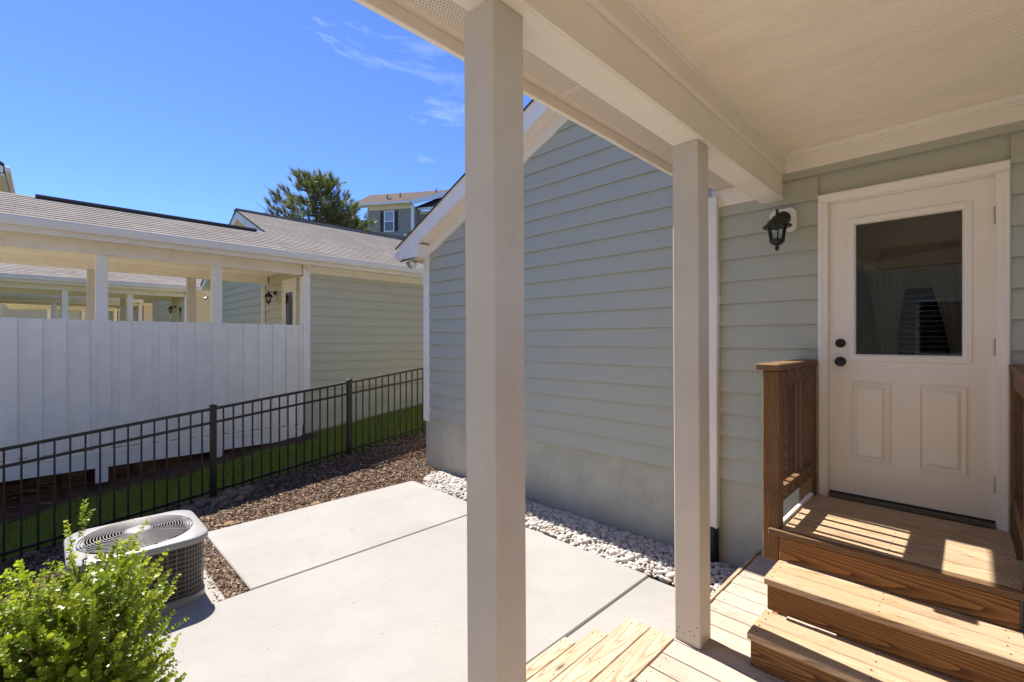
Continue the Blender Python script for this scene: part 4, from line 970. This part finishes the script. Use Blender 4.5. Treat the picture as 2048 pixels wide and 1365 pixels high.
    # rake trim of the main gable
    def rband(name, mat, x0, x1, lo, hi):
        m = MB()
        for (ya, yb) in ((eY + 0.06, ridY), (farY - 0.06, ridY)):
            za = eZ + sl * abs(ya - (eY if ya < ridY else farY)); m.prism([(ya, za + lo), (yb, ridZ + lo), (yb, ridZ + hi), (ya, za + hi)], x0, x1, 'x')
        m.build(name, mat, t)
    rband('rake_fascia', 'white', ox - 0.336, ox - 0.31, -0.215, -0.035); rband('rake_soffit', 'nbeam', ox - 0.308, ox - 0.002, -0.175, -0.16); rband('rake_frieze', 'nbeam', ox - 0.03, ox - 0.003, -0.34, -0.18)
    # eave
    MB().prism([(eY - 0.10, eZ - 0.09), (eY - 0.085, eZ - 0.12), (eY, eZ - 0.12), (eY, eZ - 0.015), (eY - 0.115, eZ - 0.015), (eY - 0.118, eZ - 0.03)], X0 - 0.3, ox + 9, 'x').build('gutter', 'gutter', t, bevel=0)
    MB().box(X0 - 0.3, ox + 9, eY + 0.002, eY + 0.025, eZ - 0.19, eZ - 0.008).build('fascia', 'nbeam', t)
    MB().box(X0 - 0.3, ox + 9, eY + 0.027, oy - 0.002, eZ - 0.155, eZ - 0.14).build('soffit', 'nbeam', t)
    # porch
    for y0 in (oy, oy + 1.95): MB().box(X0, ox - 0.034, y0, y0 + 0.15, Z(2.68), Z(2.876)).build('porch_beam', 'nbeam', t, bevel=0.004)
    MB().box(X0, ox - 0.002, oy + 0.152, oy + 1.948, Z(2.84), Z(2.86)).build('porch_ceiling', 'nbeam', t)
    MB().box(X0 - 0.3, ox - 0.345, oy + 2.102, 2 * pY - eY, eZ - 0.16, eZ - 0.14).build('soffit', 'nbeam', t)
    for dx in (-2.96, -1.50):
        MB().box(ox + dx, ox + dx + 0.14, oy + 0.004, oy + 0.144, Z(-0.65), Z(2.679)).build('porch_post', 'screen', t, bevel=0.004)
        MB().box(ox + dx, ox + dx + 0.14, oy + 1.955, oy + 2.095, Z(-0.65), Z(2.679)).build('porch_post', 'post', t, bevel=0.004)
    # door, casing
    dY0, dY1 = oy + 0.40, oy + 1.04
    MB().box(ox - 0.034, ox + 0.01, dY0 - 0.055, dY0, Z(0.55), Z(2.60)).box(ox - 0.034, ox + 0.01, dY1, dY1 + 0.055, Z(0.55), Z(2.60)).box(ox - 0.034, ox + 0.01, dY0 - 0.055, dY1 + 0.055, Z(2.602), Z(2.665)).build('door_casing', 'nbeam', t, bevel=0.004)
    dd = MB().box(ox - 0.016, ox + 0.02, dY0 + 0.002, dY1 - 0.002, Z(0.55), Z(2.598)).build('door', 'nbeam', t)
    MB().box(ox - 0.026, ox - 0.0165, dY0 + 0.10, dY1 - 0.10, Z(1.48), Z(2.44)).build('lite_frame', 'nbeam', dd, bevel=0.003)
    MB().box(ox - 0.030, ox - 0.0265, dY0 + 0.135, dY1 - 0.135, Z(1.52), Z(2.40)).build('glass_pane', 'darkglass', dd)
    MB().box(ox - 0.08, ox - 0.022, oy + 2.17, oy + 2.24, Z(0.2), Z(2.80)).build('downspout', 'white', t, bevel=0.005)
    if detail > 1:
        yb = oy - 0.001; x = X0; k = 0
        while x < ox - 0.25:
            zt = Z(1.727) + R.uniform(-.006, .006)
            board('screen_board', 'screen', t, x, x + 0.138, oy - 0.020 + R.uniform(-.002, .002), oy - 0.002, Z(-0.165) + R.uniform(-0.012, 0.012), zt, 0.003)
            board('screen_board', 'screen', t, x + 0.120, x + 0.247, oy + 0.002, oy + 0.019, Z(-0.15), zt - R.uniform(0, .006), 0.003)
            x += 0.236; k += 1
        board('screen_board', 'screen', t, x, ox - 0.04, oy - 0.020, oy - 0.002, Z(-0.165), Z(1.727), 0.003)
        for z in (0.25, 1.0, 1.62): board('screen_rail', 'screen', t, X0, ox - 0.04, oy + 0.02, oy + 0.055, Z(z), Z(z + 0.09))
        board('rim_board', 'screen', t, X0, ox - 0.04, oy - 0.002, oy + 0.035, Z(-0.43), Z(-0.172)); board('rim_trim', 'screen', t, X0, ox - 0.04, oy - 0.014, oy - 0.0025, Z(-0.235), Z(-0.172))
        for dx in (-2.96, -1.50):
            MB().lathe([(0, -0.72), (0.20, -0.72), (0.22, -0.62), (0.20, -0.585), (0.10, -0.575), (0, -0.575)], (ox + dx + 0.07, oy + 0.07, oz - 0.03 + 0.12 * (dx + 1.5)), 14).build('footing', 'concrete', t, True)
        MB().box(X0, ox - 0.01, oy + 2.06, oy + 2.09, Z(-1.1), Z(-0.195)).box(X0 - 0.05, X0 - 0.02, oy + 0.0, oy + 2.1, Z(-1.1), Z(-0.195)).build('crawl_blackout', 'dark', t)  # black panels added to keep the crawl space under the porch dark
        y = oy + 0.06
        while y < oy + 2.05:
            board('deck_board', 'deck', t, X0, ox - 0.01, y, y + 0.120, Z(-0.19), Z(-0.16)); y += 0.140
        for xx in np.arange(X0 + 0.1, ox, 0.41): board('joist', 'rail', t, xx, xx + 0.038, oy + 0.06, oy + 2.0, Z(-0.34), Z(-0.192))
    return t
M['darkglass'] = plain('dark_glass', (0.02, 0.02, 0.022), 0.04, 0, 0.8)
NX, NY, NZ = 3.45, 9.0, 0.20
nhouse(NX, NY, NZ, 'khaki', 'khaki sided house with white board porch screen beyond the black fence', 2)
lantern(NX - 0.017, NY + 1.42, 2.62, 'black wall lantern on the khaki house, seen between its porch posts', False)
floodlight(NX - 0.16, NY + 6.72, 2.93, 'small twin floodlight at the far gable corner of the khaki house')
nhouse(NX - 0.2, NY + 9.6, NZ + 0.2, 'cream', 'cream sided house with open porch seen through the porch of the khaki house', 0)
lantern(NX - 0.217, NY + 9.6 + 1.42, 2.82, 'black wall lantern on the cream house, seen through the khaki house porch', False)
nhouse(NX - 0.35, NY + 19.2, NZ + 0.4, 'cream', 'farthest low cream house glimpsed beyond two porches under their beams', 0)

nhouse(NX - 0.5, NY + 28.8, NZ + 0.6, 'khaki', 'last low house at the end of the row, a sliver beyond three porches', 0)

eh = thing('end_house', 'pale cream house closing the row beyond the last porch', 'house', (-2, 50, 0.5))
ew = MB().box(-12, 4, 50, 58, -1, 5.2).build('wall', 'cream', eh)
for k in range(18): MB().box(-11.9, 3.9, 49.965, 49.998, 0, 0.19).build('siding_board', 'cream', ew, loc=(0, 0, 0.6 + k * 0.2))
MB().prism([(-12.6, 5.2), (4.6, 5.2), (-4, 8.2)], 49.5, 58.5, 'y').build('roof', 'shingle', eh)

# two-storey house whose eave corner shows at the frame edge
th2 = thing('two_storey_house', 'tall pale house of which only a gutter corner and eave show above the roofs', 'house', (-6, 27, 0))
MB().box(-9.5, -1.55, 23.9, 33, -0.5, 7.35).build('wall', 'cream', th2)
MB().prism([(-9.5, 7.36), (-1.55, 7.36), (-5.5, 9.4)], 24.0, 33, 'y').build('gable_wall', 'cream', th2)
MB().prism([(-1.05, 7.72), (-5.5, 10.15), (-10.0, 7.72), (-10.0, 7.60), (-5.5, 10.0), (-1.05, 7.60)], 23.5, 33.4, 'y').build('roof', 'tarpaper', th2)
MB().prism([(-1.07, 7.58), (-1.07, 7.36), (-5.5, 9.78), (-5.5, 9.98)], 23.46, 23.52, 'y').build('rake_fascia', 'white', th2)
MB().box(-1.54, -1.04, 23.55, 33, 7.30, 7.36).build('eave_soffit', 'nbeam', th2)
MB().box(-1.04, -0.90, 23.5, 33, 7.45, 7.62).build('gutter', 'gutter', th2, bevel=0.02)

# house added behind the camera for bounce light and the door glass reflection
rh = thing('added_rear_house', 'khaki house added behind the camera, mirrored dimly in the door glass', 'house', (-11, -2, -0.3))
rw = MB().box(-16, -9.5, -14, 9, -0.5, 5.6).build('wall', 'khaki', rh)
for k in range(28): MB().box(-9.499, -9.475, -13.9, 8.9, 0, 0.19).build('siding_board', 'khaki', rw, loc=(0, 0, 0.1 + k * 0.195))
for y in (-10, -5, 0, 5):
    wn_ = MB().box(-9.474, -9.43, y, y + 1.1, 1.2, 2.8).build('window', 'white', rh); MB().box(-9.429, -9.42, y + 0.09, y + 1.01, 1.29, 2.71).build('pane', 'darkglass', wn_)
MB().prism([(-16.5, 5.61), (-9.0, 5.61), (-12.75, 8.0)], -14.4, 9.4, 'y').build('roof', 'shingle', rh)

# ------------------------------------------------------------------ distant apartment building
def far_point(px_, depth):
    d = (px_ - 1024) / 922.5; a = math.radians(45.2); S, C = math.sin(a), math.cos(a)
    return Vector((S + C * d, C - S * d, 0)) * depth
apt = thing('apartment_building', 'grey sided apartment building with white windows and dark shutters behind the pine', 'building', (*far_point(780, 36)[:2], 3))
O = far_point(825, 36.0); a = math.radians(45.2)
fwd = Vector((math.sin(a), math.cos(a), 0)); rgt = Vector((math.cos(a), -math.sin(a), 0))
q = math.radians(11.5); U = (-rgt * math.cos(q) + fwd * math.sin(q)); W = Vector((0, 0, 1)).cross(U); W = W if W.dot(fwd) > 0 else -W
def A(u, w, z): return tuple(O + U * u + W * w + Vector((0, 0, z)))
def abox(name, mat, u0, u1, w0, w1, z0, z1, parent=apt):
    v = [A(u, w, z) for z in (z0, z1) for (u, w) in ((u0, w0), (u1, w0), (u1, w1), (u0, w1))]
    return MB().add(v, [(0, 3, 2, 1), (4, 5, 6, 7), (0, 1, 5, 4), (1, 2, 6, 5), (2, 3, 7, 6), (3, 0, 4, 7)]).build(name, mat, parent)
EZ = 12.28
awall = abox('wall', 'grey', 0, 3.75, 0, 9, 2, EZ - 0.02); wing = abox('wing_wall', 'grey', -7, -0.002, 1.2, 9, 2, EZ - 0.25)
for k in range(34):
    abox('siding_board', 'grey', 0.06, 3.70, -0.03, -0.002, EZ - 0.35 - 0.2 * k, EZ - 0.35 - 0.2 * k + 0.185, awall)
    abox('siding_board', 'grey', -6.5, -0.06, 1.17, 1.198, EZ - 0.6 - 0.2 * k, EZ - 0.6 - 0.2 * k + 0.185, wing)
abox('corner_trim', 'white', -0.08, 0.10, -0.06, 0.2, 2, EZ - 0.05); abox('corner_trim', 'grey', 3.66, 3.80, -0.05, 0.2, 2, EZ - 0.05)
abox('frieze', 'cream', 0.1, 3.66, -0.10, -0.035, EZ - 0.32, EZ - 0.02); abox('frieze', 'cream', -6.5, -0.1, 1.08, 1.165, EZ - 0.5, EZ - 0.26)
abox('gutter', 'gutter', -0.1, 5.0, -0.62, -0.45, EZ - 0.02, EZ + 0.14); abox('gutter', 'gutter', -6.8, -0.1, 0.72, 0.88, EZ - 0.22, EZ - 0.06)
abox('soffit', 'gutter', -0.1, 5.0, -0.45, 0, EZ - 0.02, EZ + 0.02)
def aprism(name, mat, pts_, parent=apt):
    n = len(pts_) // 2; v = [A(*p) for p in pts_]
    f = [tuple(range(n)), tuple(range(n, 2 * n))[::-1]] + [(i, (i + 1) % n, n + (i + 1) % n, n + i) for i in range(n)]
    return MB().add(v, f).build(name, mat, parent)
ar = aprism('roof', 'shinglebrown', [(-2.35, 5.2, EZ + 2.75), (-0.1, -0.5, EZ + 0.15), (5.0, -0.5, EZ + 0.15), (6.4, 5.2, EZ + 2.75), (-2.35, 5.2, EZ + 2.6), (-0.1, -0.5, EZ + 0.03), (5.0, -0.5, EZ + 0.03), (6.4, 5.2, EZ + 2.6)])
aprism('rake_trim', 'white', [(-0.25, -0.52, EZ - 0.1), (-0.08, -0.52, EZ + 0.20), (-2.33, 5.2, EZ + 2.80), (-2.55, 5.2, EZ + 2.42), (-0.25, -0.42, EZ - 0.1), (-0.08, -0.42, EZ + 0.20), (-2.33, 5.3, EZ + 2.80), (-2.55, 5.3, EZ + 2.42)])
aprism('wing_roof', 'shinglebrown', [(-7, 0.75, EZ - 0.05), (0.3, 0.75, EZ - 0.05), (-1.5, 5.0, EZ + 2.42), (-7, 5.0, EZ + 2.42), (-7, 0.75, EZ - 0.2), (0.3, 0.75, EZ - 0.2), (-1.5, 5.0, EZ + 2.27), (-7, 5.0, EZ + 2.27)])
for (u, w, z) in ((2.9, 1.6, 1.3), (2.0, 2.1, 1.55), (-0.6, 3.6, 2.25)): abox('roof_vent', 'black', u, u + 0.07, w, w + 0.07, EZ + z - 0.6, EZ + z + 0.12, ar)
abox('roof_vent', 'black', 2.3, 2.62, 1.0, 1.3, EZ + 0.55, EZ + 0.92, ar)
def awindow(u0, u1, w, z0, z1, grid=False):
    wn = abox('window', 'white', u0, u1, w - 0.07, w - 0.032, z0, z1)
    zm = (z0 + z1) / 2
    abox('pane', 'winglass', u0 + 0.09, u1 - 0.09, w - 0.078, w - 0.071, zm + 0.04, z1 - 0.08, wn); abox('pane', 'blindglass', u0 + 0.09, u1 - 0.09, w - 0.078, w - 0.071, z0 + 0.08, zm - 0.04, wn)
    if grid:
        for k in (1, 2): abox('muntin', 'white', u0 + (u1 - u0) * k / 3 - .015, u0 + (u1 - u0) * k / 3 + .015, w - 0.086, w - 0.0785, z0 + .08, z1 - .08, wn)
        for k in (1, 2, 3): abox('muntin', 'white', u0 + .09, u1 - .09, w - 0.094, w - 0.087, z0 + (z1 - z0) * k / 4 - .015, z0 + (z1 - z0) * k / 4 + .015, wn)
    for (s0, s1) in ((u0 - 0.30, u0 - 0.01), (u1 + 0.01, u1 + 0.30)): abox('shutter', 'shutter', s0, s1, w - 0.075, w - 0.031, z0 + 0.03, z1 - 0.03)
awindow(1.50, 2.38, 0, EZ - 2.05, EZ - 0.40); awindow(-2.1, -1.22, 1.2, EZ - 2.05, EZ - 0.52, True); awindow(1.50, 2.38, 0, EZ - 4.75, EZ - 3.05)
abox('dryer_vent', 'white', 0.48, 0.64, -0.12, -0.03, EZ - 2.45, EZ - 2.28)
abox('balcony_rail', 'white', 3.85, 6.2, 0.6, 0.7, EZ - 1.75, EZ - 1.65); abox('back_wall', 'shutter', 3.76, 7, 2.5, 9, 2, EZ - 0.3)

# ------------------------------------------------------------------ pine tree
def pine(base, H, rad, label, seed, nb=150):
    rr = random.Random(seed); rg = np.random.default_rng(seed)
    t = thing('pine_tree', label, 'tree', base); B = Vector(base)
    tr = MB(); tp_ = [B + Vector((0.12 * math.sin(k * 1.3), 0.12 * math.cos(k * 1.7), H * k / 8)) for k in range(9)]
    tr.tube(tp_, [0.22 - 0.19 * k / 8 for k in range(9)], 9).build('trunk', 'bark', t, True)
    br = MB(); tuf = []
    for k in range(nb):
        hf = rr.uniform(0.34, 0.985); h = H * hf; a = rr.uniform(0, 6.28)
        prof = math.sqrt(max(0.06, 1 - ((hf - 0.60) / 0.42) ** 2))
        ln = rad * prof * rr.uniform(0.55, 1.1)
        p0 = B + Vector((0, 0, h)); ev = Vector((math.cos(a), math.sin(a), 0)); rise = rr.uniform(0.15, 0.5)
        pts_ = [p0 + ev * ln * s_ + Vector((0, 0, rise * ln * s_ * s_)) for s_ in (0, 0.35, 0.7, 1.0)]
        br.tube(pts_, [0.045, 0.03, 0.02, 0.01], 5)
        for j in range(rr.randint(5, 9)):
            s_ = rr.uniform(0.35, 1.0); c = p0 + ev * ln * s_ + Vector((0, 0, rise * ln * s_ * s_))
            sd = Vector((-ev.y, ev.x, 0)) * rr.uniform(-1, 1) * ln * 0.28 * (1.1 - s_ * 0.4); d = (ev * 0.5 + sd.normalized() * 0.35 + Vector((0, 0, rr.uniform(0.45, 1.3)))).normalized()
            e = c + sd + d * 0.12; br.tube([c, c.lerp(e, 0.6), e], [0.012, 0.009, 0.005], 4, cap=False)
            for q_ in range(rr.randint(1, 2)): tuf.append((e + Vector((rr.gauss(0, .10), rr.gauss(0, .10), rr.gauss(0, .08))), d))
    br.build('limbs', 'bark', t, True)['kind'] = 'stuff'
    V, F, T = [], [], []; off = 0
    for (e, d) in tuf:
        d = np.array(d); tone = np.clip(rg.normal(0.5, 0.2), 0, 1); e = np.array(e); nl = int(rg.integers(20, 30)); Lb = rg.uniform(0.26, 0.44)
        for _ in range(nl):
            s0 = rg.uniform(-0.12, 0.16); v = d * rg.uniform(0.6, 1.2) + rg.normal(0, 0.30, 3); v /= np.linalg.norm(v); ln = Lb * rg.uniform(0.55, 1.0)
            sd = np.cross(v, rg.normal(size=3)); sd /= np.linalg.norm(sd); w_ = rg.uniform(0.010, 0.020); p = e + d * s0
            V += [p - sd * w_, p + sd * w_, p + v * ln + sd * w_ * .3, p + v * ln - sd * w_ * .3]; F.append((off, off + 1, off + 2, off + 3)); off += 4; T.append(np.clip(tone + rg.normal(0, .12), 0, 1))
    o = soup('crown', np.array(V), np.array(F), 'needle', t, np.array(T)); o['kind'] = 'stuff'
    return t
pp = far_point(630, 26.0); pine((pp.x, pp.y, 1.2), 9.25, 2.75, 'tall shaggy pine tree rising behind the khaki house roof', 4)
pp = far_point(690, 28.5); pine((pp.x, pp.y, 1.2), 7.6, 2.2, 'lower pine tree filling the gap beside the grey apartment building', 8)
